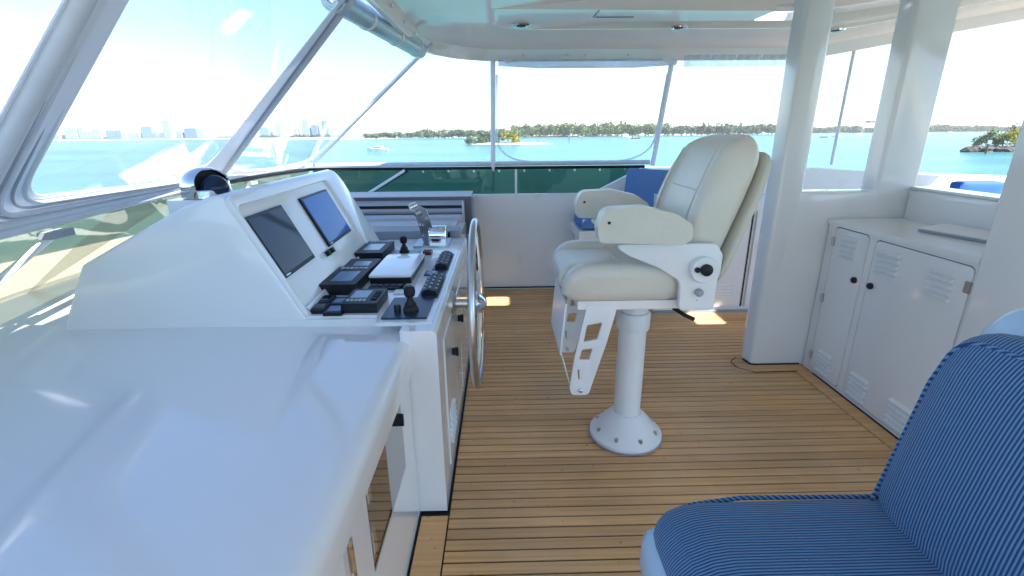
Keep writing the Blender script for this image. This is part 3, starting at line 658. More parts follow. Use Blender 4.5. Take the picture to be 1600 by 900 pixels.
rs = device('stop_switch', 'dark red covered switch beside the far keypad', 'switch', -.475, -.425, 2.745, 2.82, .018, RED)
# throttle
th = thing('throttle_lever', 'chrome throttle with a perforated upright plate at the far end of the dash', 'throttle', (-.46, 3.0, dashz))
obj('base', bx(-.56, -.345, 2.93, 3.17, dashz+.0006, dashz+.014), STEEL, th, bev=.004)
obj('housing', lt([(.052, -.055), (.058, -.05), (.058, .05), (.052, .055)], (-.415, 3.03, dashz+.066), 'x', 24), CHROME, th)
obj('housing_foot', bx(-.465, -.362, 2.975, 3.09, dashz+.013, dashz+.06), CHROME, th, bev=.006)
for k_, xx in enumerate((-.478, -.458)):
    u = Vector((0, -.30, .95)).normalized()
    hol = [[(cos(a)*.0125+cx, sin(a)*.0125+cz) for a in [2*pi*i/10 for i in range(10)]] for cx, cz in ((-.016, .05), (.016, .085), (-.016, .12), (.016, .155), (-.014, .19))]
    ol = [tuple(q) for q in arc([(-.036, 0), (.036, 0), (.032, .21), (-.02, .245), (-.034, .21)], .012, 4, True)]
    obj('lever_plate', plate(ol, hol, (xx, 3.03-.02*k_, dashz+.02), (.96, -.28, .22), (-.22, .0, .97), .005), STEEL, th)
obj('lever_knob', tb([(-.575, 2.99, dashz+.243), (-.535, 3.01, dashz+.258)], .021, 14), CHROME, th)
obj('lever_knob', tb([(-.55, 3.0, dashz+.20), (-.512, 3.03, dashz+.214)], .018, 14), CHROME, th)

# compass with chrome hood
cp = thing('hooded_compass', 'black ball compass under a shiny chrome hood on top of the console', 'compass', (-1.17, 1.95, 1.2))
obj('pedestal', bx(-1.275, -1.075, 1.86, 2.06, 1.17, 1.268), GEL, cp, bev=.012, seg=3)
obj('ring', lt([(.082, 0), (.088, .004), (.088, .030), (.084, .034)], (-1.17, 1.95, 1.268), 'z', 32), CHROME, cp)
bm = B(); bmesh.ops.create_uvsphere(bm, u_segments=48, v_segments=28, radius=.086)
for v in bm.verts:
    if v.co.z < 0: v.co.z *= .45; k_ = .086/max(1e-4, math.hypot(v.co.x, v.co.y)); v.co.x *= k_; v.co.y *= k_
    else: v.co.z *= .78
face = Vector((.90, -.36, .10)).normalized()
for co, no in ((face*.040, face), (Vector((0, 0, -.036)), Vector((0, 0, -1)))):
    bmesh.ops.bisect_plane(bm, geom=bm.verts[:]+bm.edges[:]+bm.faces[:], plane_co=co, plane_no=no, clear_outer=True)
bmesh.ops.solidify(bm, geom=bm.faces[:], thickness=.005); bmesh.ops.transform(bm, matrix=Matrix.Translation((-1.17, 1.95, 1.318)), verts=bm.verts)
obj('hood', bm, CHROME, cp)
bm = B(); bmesh.ops.create_uvsphere(bm, u_segments=24, v_segments=14, radius=.052); bmesh.ops.translate(bm, vec=(-1.128, 1.935, 1.305), verts=bm.verts)
obj('compass_ball', bm, SCREEN, cp)
bm = B(); bmesh.ops.create_uvsphere(bm, u_segments=24, v_segments=14, radius=.076); bmesh.ops.transform(bm, matrix=Matrix.Diagonal((1, 1, .74, 1)), verts=bm.verts)
bmesh.ops.bisect_plane(bm, geom=bm.verts[:]+bm.edges[:]+bm.faces[:], plane_co=face*.012, plane_no=face, clear_outer=True); bmesh.ops.holes_fill(bm, edges=bm.edges[:])
bmesh.ops.translate(bm, vec=(-1.17, 1.95, 1.318), verts=bm.verts)
obj('hood_lining', bm, BLACKR, cp)

# steering wheel (axis along x)
sw = thing('steering_wheel', 'polished steel steering wheel seen edge-on at the console side', 'steering wheel', (-.13, 2.16, .73))
wc = Vector((-.13, 2.16, .73)); Mw = ROTY(rad(0))
obj('rim', tb([wc+Vector((.0, .385*cos(a), .385*sin(a))) for a in [2*pi*i/48 for i in range(48)]], .0165, 12, True), STEEL, sw)
for k in range(5):
    a = 2*pi*k/5+.35; obj('spoke', tb([wc+Vector((.012, .05*cos(a), .05*sin(a))), wc+Vector((.012, .22*cos(a), .22*sin(a))), wc+Vector((0, .385*cos(a), .385*sin(a)))], [.013, .010, .009], 8), CHROME, sw)
obj('hub', lt([(.03, -.03), (.055, -.025), (.055, .015), (.035, .03), (.02, .045), (.002, .048)], wc, 'x', 24), CHROME, sw)
obj('shaft', tb([(-.249, 2.16, .73), (-.13, 2.16, .73)], .022, 14), STEEL, sw)
obj('shaft_collar', lt([(.06, 0), (.06, .008), (.035, .02)], (-.2495, 2.16, .73), 'x', 24), STEEL, sw)

# ------------------------------------------------------------------ stairwell hatch beyond the console
ht = thing('stairwell_hatch', 'grey framed hatch with dark slots against the far wall behind the throttle', 'hatch', (-.75, 4.1, 0))
obj('shelf', bx(-1.6, -.31, 3.262, 3.98, 0, .80), GEL, ht, bev=.01)
obj('step', bx(-1.2, -.30, 3.264, 3.42, .801, .866), GREYTRIM, ht, bev=.006)
obj('socket', bx(-.40, -.365, 3.256, 3.264, .822, .856), BLACK, ht)
obj('shelf_pad', bx(-1.2, -.34, 3.425, 3.93, .801, .872), GEL, ht, bev=.008)
obj('hatch_body', bx(-1.85, -.30, 4.02, 4.63, 0, .925), GREYTRIM, ht, smooth=0)
GREYB = mat('lilac_grey_panel', (.48, .51, .58), .3)
DARKT = mat('dark_grey_frame', (.07, .08, .10), .3)
obj('hatch_frame', plate(rect(-1.75, -.262, .70, 1.005), [rect(-1.70, -.315, .70, .981)], (0, 3.995, 0), (1, 0, 0), (0, 0, 1), .04, .003), DARKT, ht)
obj('frame_edge', bx(-1.75, -.262, 3.985, 4.3, 1.006, 1.018), PAINT, ht, bev=.004)
obj('side_trim', bx(-.261, -.238, 3.985, 4.03, .02, 1.0), GREYTRIM, ht, bev=.004)
for nm, z0, z1, m, yy in (('pale_band', .937, .979, GREYB, 3.992), ('dark_slot', .917, .936, BLACK, 4.004), ('red_line', .911, .916, RED, 3.999), ('pale_band', .884, .910, GREYB, 3.992), ('blue_band', .868, .883, GREYTRIM, 3.996), ('dark_slot', .850, .867, BLACK, 4.004), ('beige_band', .72, .849, GELM, 3.992)):
    obj(nm, bx(-1.69, -.34, yy, 4.015, z0, z1), m, ht, bev=.002, seg=1)
obj('inner_trim', bx(-.338, -.318, 3.985, 4.015, .70, .975), PAINT, ht, bev=.003)
obj('hatch_lid', bx(-1.85, -.262, 4.03, 4.64, .93, .95), PAINT, ht, bev=.006)

# ------------------------------------------------------------------ far coaming wall
cw = thing('coaming_wall', 'long white moulded side wall along the far edge of the deck', 'wall', (1, 4.7, 0))
obj('wall_panel', pr([(-1.92, 0), (-1.92, .935), (.86, .935), (1.34, 1.17), (1.36, 1.17), (1.36, 0)], 'y', 4.65, 4.84), GELM, cw, bev=.012, seg=2)
obj('wall_panel', pr([(1.362, 0), (1.362, 1.17), (2.9, 1.165), (4, 1.09), (5, 1.05), (9, 1.0), (9, 0)], 'y', 4.5, 4.84), GELM, cw, bev=.03, seg=3)
obj('wall_base_trim', bx(-.3, 1.3, 4.635, 4.6495, .0, .014), CAULK, cw, smooth=0)
fc = thing('coaming_ledge', 'white coaming ledge under the front windscreen', 'wall', (-2.2, 3, 0))
obj('ledge', pr([(-2.42, 1.72), (-2.42, 2.9), (-2.3, 3.9), (-2.0, 4.62), (-1.625, 4.62), (-1.625, 1.72)], 'z', .02, .768), GEL, fc, bev=.01)

# ------------------------------------------------------------------ windscreens
ws = thing('windscreen', 'green tinted windscreen strip along the far wall', 'windscreen', (-.2, 4.72, .935))
obj('tinted_pane', pr([(-1.80, .938), (.86, .938), (1.335, 1.175), (-1.80, 1.175)], 'y', 4.72, 4.726), TINT, ws, smooth=0)
obj('top_rail', tb([(-1.84, 4.70, 1.19), (-.6, 4.70, 1.186), (1.36, 4.70, 1.184)], .014, 10), BLACK, ws)
for x in (.13,): obj('post', bx(x-.011, x+.011, 4.695, 4.717, .936, 1.176), PAINT, ws, bev=.004)
obj('stay_and_shadow', tb([(-1.32, 4.60, .94), (-.92, 4.66, 1.172)], .013, 8), PAINT, ws)
obj('stay_and_shadow', tb([(-1.30, 4.73, .945), (-.90, 4.74, 1.165)], .010, 8), BLACK, ws)  # black bar behind the pane, painted stand-in for the stay's shadow
for k in range(9):
    x = -.75+.24*k; obj('rail_clip', bx(x-.008, x+.008, 4.682, 4.70, 1.150, 1.168), STEEL, ws)
fw = thing('windscreen', 'olive tinted raked windscreen strip in front of the counter', 'windscreen', (-2.1, 2.4, .77))
base = [(-1.75, -.6, .745), (-2.12, .7, .745), (-2.36, 1.6, .745), (-2.39, 2.3, .745), (-2.36, 3.0, .745), (-2.26, 3.9, .745), (-2.0, 4.62, .745)]
top = [(-1.15, -.6, 1.215), (-1.42, .7, 1.215), (-1.62, 1.54, 1.212), (-1.80, 2.3, 1.20), (-1.90, 3.0, 1.19), (-1.92, 3.9, 1.19), (-1.82, 4.70, 1.19)]
bm = quads([base, top]); bmesh.ops.solidify(bm, geom=bm.faces[:], thickness=.006); obj('tinted_pane', bm, OLIVE, fw, smooth=20)
obj('top_rail', tb(top, .016, 10), BLACK, fw)
obj('base_trim', tb([(x+.012, y_, .772) for x, y_, z in base[1:]], .010, 8), GREYTRIM, fw)
def bracket(t0, b0, foot):
    o = obj('strut', tb([t0, [(t0[i]*.45+b0[i]*.55) for i in range(3)], b0], [.012, .014, .017], 8), PAINT, fw)
    obj('strut_foot', lt([(.05, 0), (.05, .015), (.028, .03), (.022, .055)], foot, 'z', 16), PAINT, o)
    obj('strut_pad', bx(t0[0]-.03, t0[0]+.02, t0[1]-.05, t0[1]+.05, t0[2]-.02, t0[2]+.006), GREYTRIM, o, bev=.004)
bracket((-1.86, 2.95, 1.165), (-2.05, 2.42, .80), (-2.06, 2.41, .769)); bracket((-1.66, 1.80, 1.165), (-1.98, 1.45, .80), (-1.985, 1.445, .771)); bracket((-1.90, 3.75, 1.165), (-2.0, 3.3, .80), (-2.0, 3.29, .769))
bracket((-1.40, .70, 1.165), (-1.75, .42, .80), (-1.755, .415, .771))

# ------------------------------------------------------------------ enclosure: frames, vinyl curtains
ef = thing('enclosure_frame', 'pale canvas covered tube frame carrying the clear curtains', 'frame', (-1, 3, 1.19))
T1 = (-.36, .89, 2.10); Bn = (-1.527, 1.27, 1.22); a_ = (-1.93, 3.36, 1.215); c_ = (-.62, 2.42, 2.11); d_ = (-1.82, 4.69, 1.215); e_ = (-.48, 3.72, 2.10)
post1b, post1t, post2b, post2t = (-.086, 4.66, 1.20), (-.062, 4.33, 2.16), (1.425, 4.66, 1.20), (1.44, 4.36, 2.16)
H1, H2, H3 = Vector((-.545, 1.07, 2.02)), Vector((-1.42, 1.46, 1.325)), Vector((-1.80, 2.95, 1.262))
nrm = (Vector(a_)-Vector(Bn)).cross(Vector(c_)-Vector(Bn)).normalized()
if nrm.dot(Vector((0, 0, 1.5))-Vector(Bn)) < 0: nrm = -nrm
for f_, r_t, m_t in ((.16, .020, FABRIC), (.36, .013, FABRIC), (.52, .005, GREYTRIM), (.60, .008, FABRIC), (.76, .004, GREYTRIM), (.90, .006, FABRIC)):
    tp, cn, en = [Vector(p).lerp(q, f_)+nrm*(.003+r_t*.6) for p, q in ((T1, H1), (Bn, H2), (a_, H3))]
    obj('zip_seam' if r_t < .012 else 'frame_tube', tb(arc([tp, cn, en], [0, .24, 0], 10), r_t, 10), m_t, ef)
obj('frame_tube', tb([c_, (-1.27, 2.88, 1.665), a_], .022, 12), FABRIC, ef)
obj('frame_tube', tb([(c_[0], c_[1]-.045, c_[2]), (-1.27, 2.835, 1.662), (a_[0]+.02, a_[1]-.06, a_[2]+.02)], .013, 10), GREYTRIM, ef)
WFAB2 = clear_sheet('white_curtain_border', (.8, .82, .86), 1.6, ior=1.1, rough=.4, tl=.28)
obj('frame_tube', tb([post1b, post1t], .022, 12), WFAB2, ef)
obj('frame_tube', tb([post2b, post2t], .022, 12), WFAB2, ef)
obj('post_clip', tb([(-.086, 4.64, 1.225), (-.084, 4.63, 1.16)], [.022, .006], 8), PAINT, ef)
obj('bottom_band', tb([(-1.15, -.6, 1.25), (-1.42, .7, 1.25), (-1.60, 1.54, 1.247), (-1.78, 2.3, 1.235), (-1.88, 3.0, 1.225), (-1.92, 3.7, 1.225), (-1.90, 4.3, 1.225), (-1.80, 4.66, 1.225), (-1.5, 4.69, 1.225), (1.40, 4.68, 1.225)], .022, 10), FABRIC, ef)

def curtain(label, outline, hole, m, border_m, o, u, v, th=.004, pane=None):
    c = thing('clear_curtain', label, 'curtain', o)
    ol = to2d(outline, o, u, v); hl = to2d(hole, o, u, v) if hole else None
    if hole: obj('border', plate(ol, [hl], o, u, v, th), border_m, c)
    uu = Vector(u).normalized(); vv = Vector(v); vv = (vv-uu*vv.dot(uu)).normalized()
    bm = B(); bm.faces.new([bm.verts.new(Vector(o)+uu*p[0]+vv*p[1]) for p in (hl or ol)])
    obj('clear_pane', bm, m, c, smooth=0); return c
# forward panel between the two raked frames
hole = arc([(-.545, 1.07, 2.02), (-1.42, 1.46, 1.325), (-1.80, 2.95, 1.262), (-.70, 2.35, 2.05)], [.02, .26, .22, .02], 8, True)
u1 = Vector(a_)-Vector(Bn); v1 = Vector(c_)-Vector(Bn)
curtain('large cloudy clear curtain panel between the two raked frames on the left', [Bn, a_, c_, T1], hole, VINYLH, WFAB2, Bn, u1, v1)
c0 = thing('clear_curtain', 'clear curtain panel at the far left edge outside the thick frame', 'curtain', (-1.5, .5, 1.22))
obj('clear_pane', quads([[(-1.28, -.6, 1.22), Bn], [(-.46, -.6, 2.10), T1]]), VINYL, c0, smooth=0)
# front corner panels
c2 = thing('clear_curtain', 'clear curtain panel under the roller at the front corner with a rounded window', 'curtain', (-1.9, 4, 1.22))
P00, P10, P11, P01 = [Vector(p) for p in (a_, d_, e_, c_)]
def bil(s, t): return P00*(1-s)*(1-t)+P10*s*(1-t)+P11*s*t+P01*(1-s)*t
obj('clear_pane', quads([[bil(s/6, t/6) for s in range(7)] for t in range(7)]), VINYL, c2)
path = arc([(.0, .35), (.035, .06), (.5, .03), (.93, .07), (.985, .5), (.995, .99)], [0, .12, .0, .15, .1, 0], 6)
obj('window_piping', tb([bil(p[0], p[1]) for p in path], .010, 8), TRANSW, c2)
low = [bil(s/12, .0) for s in range(13)]; hi_ = [bil(s/12, .10*(1-min(s/12*2.2, 1))**2+.03) for s in range(13)]
bm = quads([low, hi_]); bmesh.ops.solidify(bm, geom=bm.faces[:], thickness=.004); obj('border', bm, WFAB2, c2)
c3 = thing('clear_curtain', 'clear curtain panel between the corner seam and the first white post', 'curtain', (-1, 4.6, 1.22))
Q00, Q10, Q11, Q01 = [Vector(p) for p in (d_, post1b, post1t, e_)]
def bil2(s, t): return Q00*(1-s)*(1-t)+Q10*s*(1-t)+Q11*s*t+Q01*(1-s)*t
obj('clear_pane', quads([[bil2(s/6, t/6) for s in range(7)] for t in range(7)]), VINYL, c3)
obj('seam', tb([bil2(.012, t/10) for t in range(11)], .011, 8), FABRIC, c3)
def side_curtain(lab, b0, b1, t0, t1, uh=True, x_in=.05, top=.96):
    c = thing('clear_curtain', lab, 'curtain', b0)
    A, Bb, Cc, D = [Vector(p) for p in (b0, b1, t1, t0)]
    f = lambda s, t: A*(1-s)*(1-t)+Bb*s*(1-t)+Cc*s*t+D*(1-s)*t
    obj('clear_pane', quads([[f(s/4, t/4) for s in range(5)] for t in range(5)]), VINYL, c)
    if uh:
        pth = arc([(x_in, top), (x_in, .04), (1-x_in*.6, .04), (1-x_in*.6, top)], [0, .26, .26, 0], 10)
        obj('window_piping', tb([f(p[0], p[1]) for p in pth], .009, 8), TRANSW, c)
    return c
side_curtain('clear side curtain with a U-shaped piped window between the two white posts', post1b, post2b, post1t, post2t, True, .022, .8)
c4 = side_curtain('clear side curtain from the second white post to behind the white columns', post2b, (3.10, 4.60, 1.20), post2t, (2.95, 4.36, 2.16), False)
obj('edge_piping', tb([(3.10, 4.60, 1.19), (2.95, 4.36, 2.16)], .014, 8), WFAB, c4)
# ruffled valance
va = []
for t in range(3): va.append([(1.52+1.15*k/60, 4.335+.010*sin(k*1.7)+.006*sin(k*.6), 2.10-.045*t) for k in range(61)])
bm = quads(va); bmesh.ops.solidify(bm, geom=bm.faces[:], thickness=.003); tag(obj('valance', bm, TRANSW), 'short ruffled white valance hanging right of the second post', 'valance')

# roller under the roof edge, and the rolled cover
ro = thing('roller_blind', 'thick rolled clear blind under the front roof edge', 'blind', (-.65, 3, 2.0))
ra, rb = Vector((-.735, 2.44, 2.075)), Vector((-.555, 3.62, 2.045)); rd = (rb-ra).normalized()
ROLL = mat('rolled_vinyl', (.42, .52, .58), .18, coat=.6, var=.25, vscale=9)
obj('roll', tb([ra, rb], .056, 24), ROLL, ro)
Mx = rd.to_track_quat('Z', 'Y').to_matrix().to_4x4()
for r, h in ((.060, .012), (.047, .020), (.036, .026)): obj('end_ring', lt([(r, -.005), (r, -h), (r-.006, -h-.003), (r-.010, -h), (r-.010, -.004)], ra, 'z', 24, Mx), FABRIC, ro)
obj('end_core', lt([(.024, -.001), (.024, -.018), (.012, -.026)], ra, 'z', 18, Mx), CHROME, ro)
for s in (.28, .62, .93):
    q = ra.lerp(rb, s); obj('strap', lt([(.0585, -.014), (.0585, .014), (.0575, .015)], q, 'z', 24, Mx), WFAB, ro)
rc = thing('rolled_cover', 'thin grey rolled window cover under the roof between the two white posts', 'blind', (.7, 4.30, 2.03))
obj('roll', tb([(-.02, 4.31, 2.045), (.3, 4.31, 2.038), (1.1, 4.315, 2.036), (1.45, 4.32, 2.045)], [.022, .033, .033, .022], 14), TRANSG, rc)
for x in (.06, 1.36): obj('tie', pr([(x-.05, 2.075), (x+.05, 2.075), (x, 2.03)], 'y', 4.268, 4.276), WFAB, rc, smooth=0)

# ------------------------------------------------------------------ hardtop
hd = thing('hardtop', 'white glossy hardtop roof over the helm with round downlights', 'roof', (2.5, 1.6, 2.05))
X0, X1, Y0, Y1 = -.60, 5.4, -1.0, 4.40
def lift(x): return max(0, x-2.55)*.165
def rring(d, z, r):
    P = arc([(X0+d, Y0+d), (X1-d, Y0+d), (X1-d, Y1-d), (X0+d, Y1-d)], max(r-d, .05), 10, True)
    out = []
    n_ = len(P)
    for i, p in enumerate(P):   # extra points along straight edges
        q = P[(i+1) % n_]; m_ = 24 if (q-p).length > .8 else 1
        for k in range(m_): w = p.lerp(q, k/m_); out.append(Vector((w.x, w.y, z+lift(w.x))))
    return out
bm = B(); rings = [rring(0, 2.30, .85), rring(0, 2.085, .85), rring(.008, 2.065, .85), rring(.045, 2.06, .85), rring(.052, 2.075, .85), rring(.06, 2.150, .85), rring(.10, 2.170, .85), rring(.3, 2.194, .85), rring(.55, 2.205, .85)]
V = [[bm.verts.new(p) for p in r] for r in rings]; n_ = len(V[0])
for a, b in zip(V, V[1:]):
    for k in range(n_): bm.faces.new([a[k], a[(k+1) % n_], b[(k+1) % n_], b[k]])
obj('edge_moulding', bm, CEIL, hd, smooth=40)
HX = [(1.70, 1.96, 3.34, 3.60), (3.60, 3.90, 2.75, 3.05)]  # roof openings added to let sun patches fall on the deck
inner = [(p.x, p.y) for p in rring(.55, 0, .85)]
bm = plate(inner, [rect(a, b, c, d, .04, 3) for a, b, c, d in HX], (0, 0, 2.2154), (1, 0, 0), (0, 1, 0), .02)
es = [e for e in bm.edges if e.calc_length() > .8]; bmesh.ops.triangulate(bm, faces=bm.faces)
for v in bm.verts: v.co.z += lift(v.co.x)
obj('ceiling_panel', bm, CEIL, hd, smooth=20)
for a, b, c, d in HX:
    L_ = lift((a+b)/2)
    f = obj('added_sun_hatch', plate(rect(a-.03, b+.03, c-.03, d+.03, .05, 3), [rect(a, b, c, d, .035, 3)], (0, 0, 2.24+L_), (1, 0, 0), (0, 1, 0), .03), PAINT, hd)
    obj('added_hatch_pane', bx(a-.005, b+.005, c-.005, d+.005, 2.256+L_, 2.262+L_), VINYL, f, smooth=0)
for x, y_ in ((.145, 3.66), (1.257, 3.76), (2.46, 3.88)):
    z = 2.155+(.55-(Y1-y_))*-.0+ .055*((Y1-y_-.1)/.45); z = min(z+.018, 2.203)
    l = obj('downlight', lt([(.03, .004), (.066, .002), (.070, -.006), (.060, -.014), (.040, -.010), (.036, -.002)], (x, y_, z), 'z', 24), CHROME, hd)
    obj('lens', lt([(.002, -.016), (.03, -.013), (.036, -.004)], (x, y_, z), 'z', 18), BLACK, l)
l = obj('downlight', lt([(.03, .004), (.066, .002), (.070, -.006), (.060, -.014), (.040, -.010), (.036, -.002)], (2.78, 2.95, 2.21+lift(2.78)), 'z', 24), CHROME, hd)
obj('panel_seam', bx(.62, .86, 3.46, 3.472, 2.2, 2.208), GREYTRIM, hd, smooth=0); obj('panel_seam', bx(.60, .610, 3.3, 3.47, 2.2, 2.2075), GREYTRIM, hd, smooth=0)
for x in (.19, .55, .70, 1.05): obj('turn_button', lt([(.004, -.008), (.009, -.004), (.009, .002)], (x, 4.338, 2.105), 'y', 10), STEEL, hd)
for y_ in (2.7, 3.05, 3.4): obj('turn_button', lt([(.004, .010), (.009, .006), (.009, -.002)], (-.537, y_, 2.105), 'x', 10), STEEL, hd)

# ------------------------------------------------------------------ bulkhead with columns, cabinet
bh = thing('column_bulkhead', 'white moulded bulkhead with two upright columns and an open window between them', 'bulkhead', (2.05, 2.95, 0))
bm = plate([(1.670, .004), (2.47, .004), (2.47, 2.36), (1.670, 2.24)], [[tuple(q) for q in arc([(1.785, 1.125), (2.27, 1.125), (2.27, 2.23), (1.785, 2.23)], [.02, .02, .05, .05], 4, True)]], (0, 2.955, 0), (1, 0, 0), (0, 0, 1), .10, .022)
obj('column_wall', bm, GEL, bh)
obj('alcove_wall', plate([(1.60, .004), (2.862, .004), (2.862, 1.13), (1.60, 1.13)], [], (2.50, 0, 0), (0, 1, 0), (0, 0, 1), .05, .03), GEL, bh)
obj('sill', bx(2.455, 2.60, 1.90, 2.88, 1.158, 1.172), GEL, bh, bev=.006)
obj('base_caulk', tb([(1.637, 2.96, .006), (1.65, 2.89, .006), (1.68, 2.876, .006), (1.975, 2.876, .006)], .006, 6), CAULK, bh)
ac = thing('column', 'white column at the right edge beside the cabinet', 'column', (2.25, 1.7, 0))
obj('column_shaft', plate(rect(1.985, 2.52, 1.52, 1.906, .022, 4), [], (0, 0, 1.12), (1, 0, 0), (0, 1, 0), 2.236, 0), GEL, ac)

cb = thing('louvred_cabinet', 'white cabinet with two louvred doors beside the columns', 'cabinet', (2.23, 2.37, 0))
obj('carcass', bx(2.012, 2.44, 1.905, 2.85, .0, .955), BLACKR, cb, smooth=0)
obj('counter_top', bx(1.985, 2.465, 1.902, 2.878, .957, .985), GEL, cb, bev=.010, seg=3)
dl = rect(2.535, 2.805, .022, .945, .03, 4); dr = rect(1.918, 2.478, .022, .935, .03, 4)
def grow(r, d): return rect(r[0]-d, r[1]+d, r[2]-d, r[3]+d, .03, 4)
obj('face_frame', plate([(1.903, .002), (2.874, .002), (2.874, .956), (1.903, .956)], [grow((2.535, 2.805, .022, .945), .0065), grow((1.920, 2.478, .022, .935), .0065)], (2.004, 0, 0), (0, 1, 0), (0, 0, 1), .012), GEL, cb)
def louvre_door(pts, vents, latch, hinges):
    d = obj('door', plate(pts, [], (2.003, 0, 0), (0, 1, 0), (0, 0, 1), .010, .002), GEL, cb)
    for vy, vz, w in vents:
        for k in range(5):
            z = vz+.008-.030*k
            obj('louvre', pr([(1.999, z+.010), (1.9985, z-.011), (1.979, z-.011), (1.978, z-.004)], 'y', vy-w/2, vy+w/2), GEL, d, bev=.0015, seg=1)
    y_, z_ = latch
    l = obj('latch', lt([(.012, .003), (.018, .0), (.018, -.012), (.010, -.02)], (1.996, y_, z_), 'x', 14), BLACK, d)
    for hy, hz in hinges: obj('hinge', bx(1.988, 1.999, hy-.013, hy+.013, hz-.026, hz+.026), STEEL, d, bev=.003)
louvre_door(dl, [(2.675, .90, .115), (2.675, .165, .115)], (2.572, .685), [(2.806, .86), (2.806, .50), (2.806, .11)])
louvre_door(rect(1.920, 2.478, .022, .935, .03, 4), [(2.375, .885, .15), (2.055, .88, .13), (2.375, .165, .13), (2.08, .165, .14)], (2.448, .69), [(1.924, .85), (1.924, .2)])
lp = thing('laptop', 'closed silver laptop lying on the cabinet top', 'laptop', (2.33, 2.33, .986))
Ml = Matrix.Translation((2.33, 2.33, .986)) @ ROTZ(rad(14))
obj('base', bx(-.10, .10, -.165, .165, .001, .013, Ml), GREYTRIM, lp, bev=.004); obj('lid', bx(-.10, .10, -.165, .165, .014, .022, Ml @ Matrix.Translation((-.1, 0, 0)) @ ROTY(rad(-2)) @ Matrix.Translation((.1, 0, 0))), PAINT, lp, bev=.003)

# far locker, bench
lk = thing('locker', 'low white locker with vented doors behind the helm chair', 'locker', (2.2, 4.2, 0))
obj('carcass', bx(1.30, 4.6, 3.885, 4.495, .0, .93), GELM, lk, bev=.01)
obj('base_trim', bx(1.30, 4.6, 3.862, 3.884, .0, .02), GREYTRIM, lk)
for x0, x1 in ((1.36, 2.03), (2.08, 2.75), (2.8, 3.5)):
    d = obj('door', bx(x0, x1, 3.872, 3.8845, .05, .88), GELM, lk, bev=.003)
    for k in range(5):
        z = .25-.028*k; obj('louvre', pr([(3.8715, z+.008), (3.8715, z-.009), (3.864, z-.006)], 'x', x0+.46, x0+.60), GELM, d)
    obj('latch', lt([(.012, 0), (.014, -.012), (.008, -.016)], (x0+.05, 3.871, .58), 'y', 12), STEEL, d)
obj('door_seam', bx(2.045, 2.055, 3.879, 3.8852, .05, .88), CAULK, lk, smooth=0)
be = thing('bench', 'white moulded companion bench against the far wall', 'bench', (1, 4.35, 0))
obj('base', bx(.70, 1.29, 4.22, 4.645, 0, .60), GELM, be, bev=.02); obj('seat_shell', bx(.655, 1.29, 4.06, 4.64, .602, .69), GEL, be, bev=.02, seg=3)
obj('back_shell', bx(1.292, 1.36, 4.03, 4.495, .602, 1.0), GEL, be, bev=.01)
tag(obj('seat_cushion', rbox((.96, 4.34, .745), (.285, .25, .055), .03, 5), BLUECLOTH), 'plain blue seat cushion on the companion bench', 'cushion')
tag(obj('back_cushion', rbox((1.27, 4.24, 1.0), (.055, .22, .19), .025, 6, None, ROTZ(rad(38)) @ ROTY(rad(7))), BLUECLOTH), 'upright plain blue back cushion in the bench corner', 'cushion')
BLUED = mat('deep_blue_canvas', (.012, .085, .34), .8, bump=.15, bscale=300)
tag(obj('deck_cushion', rbox((4.28, 4.32, .93), (.21, .06, .12), .03, 5), BLUED), 'bright blue cushion on the aft seat seen past the right column', 'cushion')

# ------------------------------------------------------------------ cream helm chair
ch = thing('helm_chair', 'cream leather helm chair on a white pedestal in the middle of the deck', 'chair', (.62, 2.14, 0))
PX, PY = .62, 2.14
pf = obj('pedestal_base', lt([(.178, .007), (.182, .012), (.182, .026), (.172, .034), (.150, .055), (.118, .095), (.092, .122), (.078, .135), (.072, .140)], (PX, PY, 0), 'z', 40), PAINT, ch)
for k in range(8):
    a = 2*pi*k/8+.25; obj('bolt', lt([(.011, 0), (.011, .016), (.006, .019)], (PX+.150*cos(a), PY+.150*sin(a), .045), 'z', 8), STEEL, pf)
obj('base_seal', lt([(.188, .0055), (.188, .0095), (.18, .012)], (PX, PY, 0), 'z', 40), GREYTRIM, ch)
obj('pedestal_column', lt([(.066, .13), (.066, .60)], (PX, PY, 0), 'z', 32), PAINT, ch)
obj('column_collar', lt([(.067, .595), (.077, .60), (.079, .61), (.079, .675), (.074, .685), (.064, .688), (.064, .785)], (PX, PY, 0), 'z', 32), PAINT, ch)
obj('seat_plate', bx(.31, .86, 1.90, 2.38, .785, .822), PAINT, ch, bev=.006)
obj('seat_slide', bx(.45, .86, 1.97, 2.0, .755, .784), STEEL, ch, bev=.003)
obj('slide_lever', tb([(.73, 1.93, .775), (.76, 1.88, .762), (.80, 1.87, .745)], .009, 8), BLACK, ch)
def dish(q):
    k = max(0, 1-abs(q.y)/.30)
    x = q.x - .02*max(0, (q.z))/.08 if q.x < 0 else q.x
    nose = max(0, (-q.x-.16))/.12
    return (x, q.y, q.z-.030*nose*nose*(1 if q.z > 0 else -.2)-.012*k*(q.z > 0)*(1-nose*.5))
obj('seat_cushion', rbox((.505, 2.14, .895), (.265, .165, .072), (.07, .03, .06), 10, dish), CREAM, ch)
for s in (-1, 1):
    def bol(q, s=s):
        nose = max(0, (-q.x-.12))/.15; t = q.z/.085
        return (q.x, q.y+s*.01*t, q.z-.045*nose*nose*(q.z > -.03)+.010*(q.x > .1)*0)
    obj('seat_bolster', rbox((.50, 2.14+s*.208, .900), (.255, .062, .084), (.085, .045, .055), 10, bol), CREAM, ch)
obj('seat_seam', tb([(.50, 1.98, .963), (.505, 2.06, .958), (.508, 2.14, .956), (.505, 2.22, .958), (.50, 2.30, .963)], .0035, 6), CREAMB, ch)
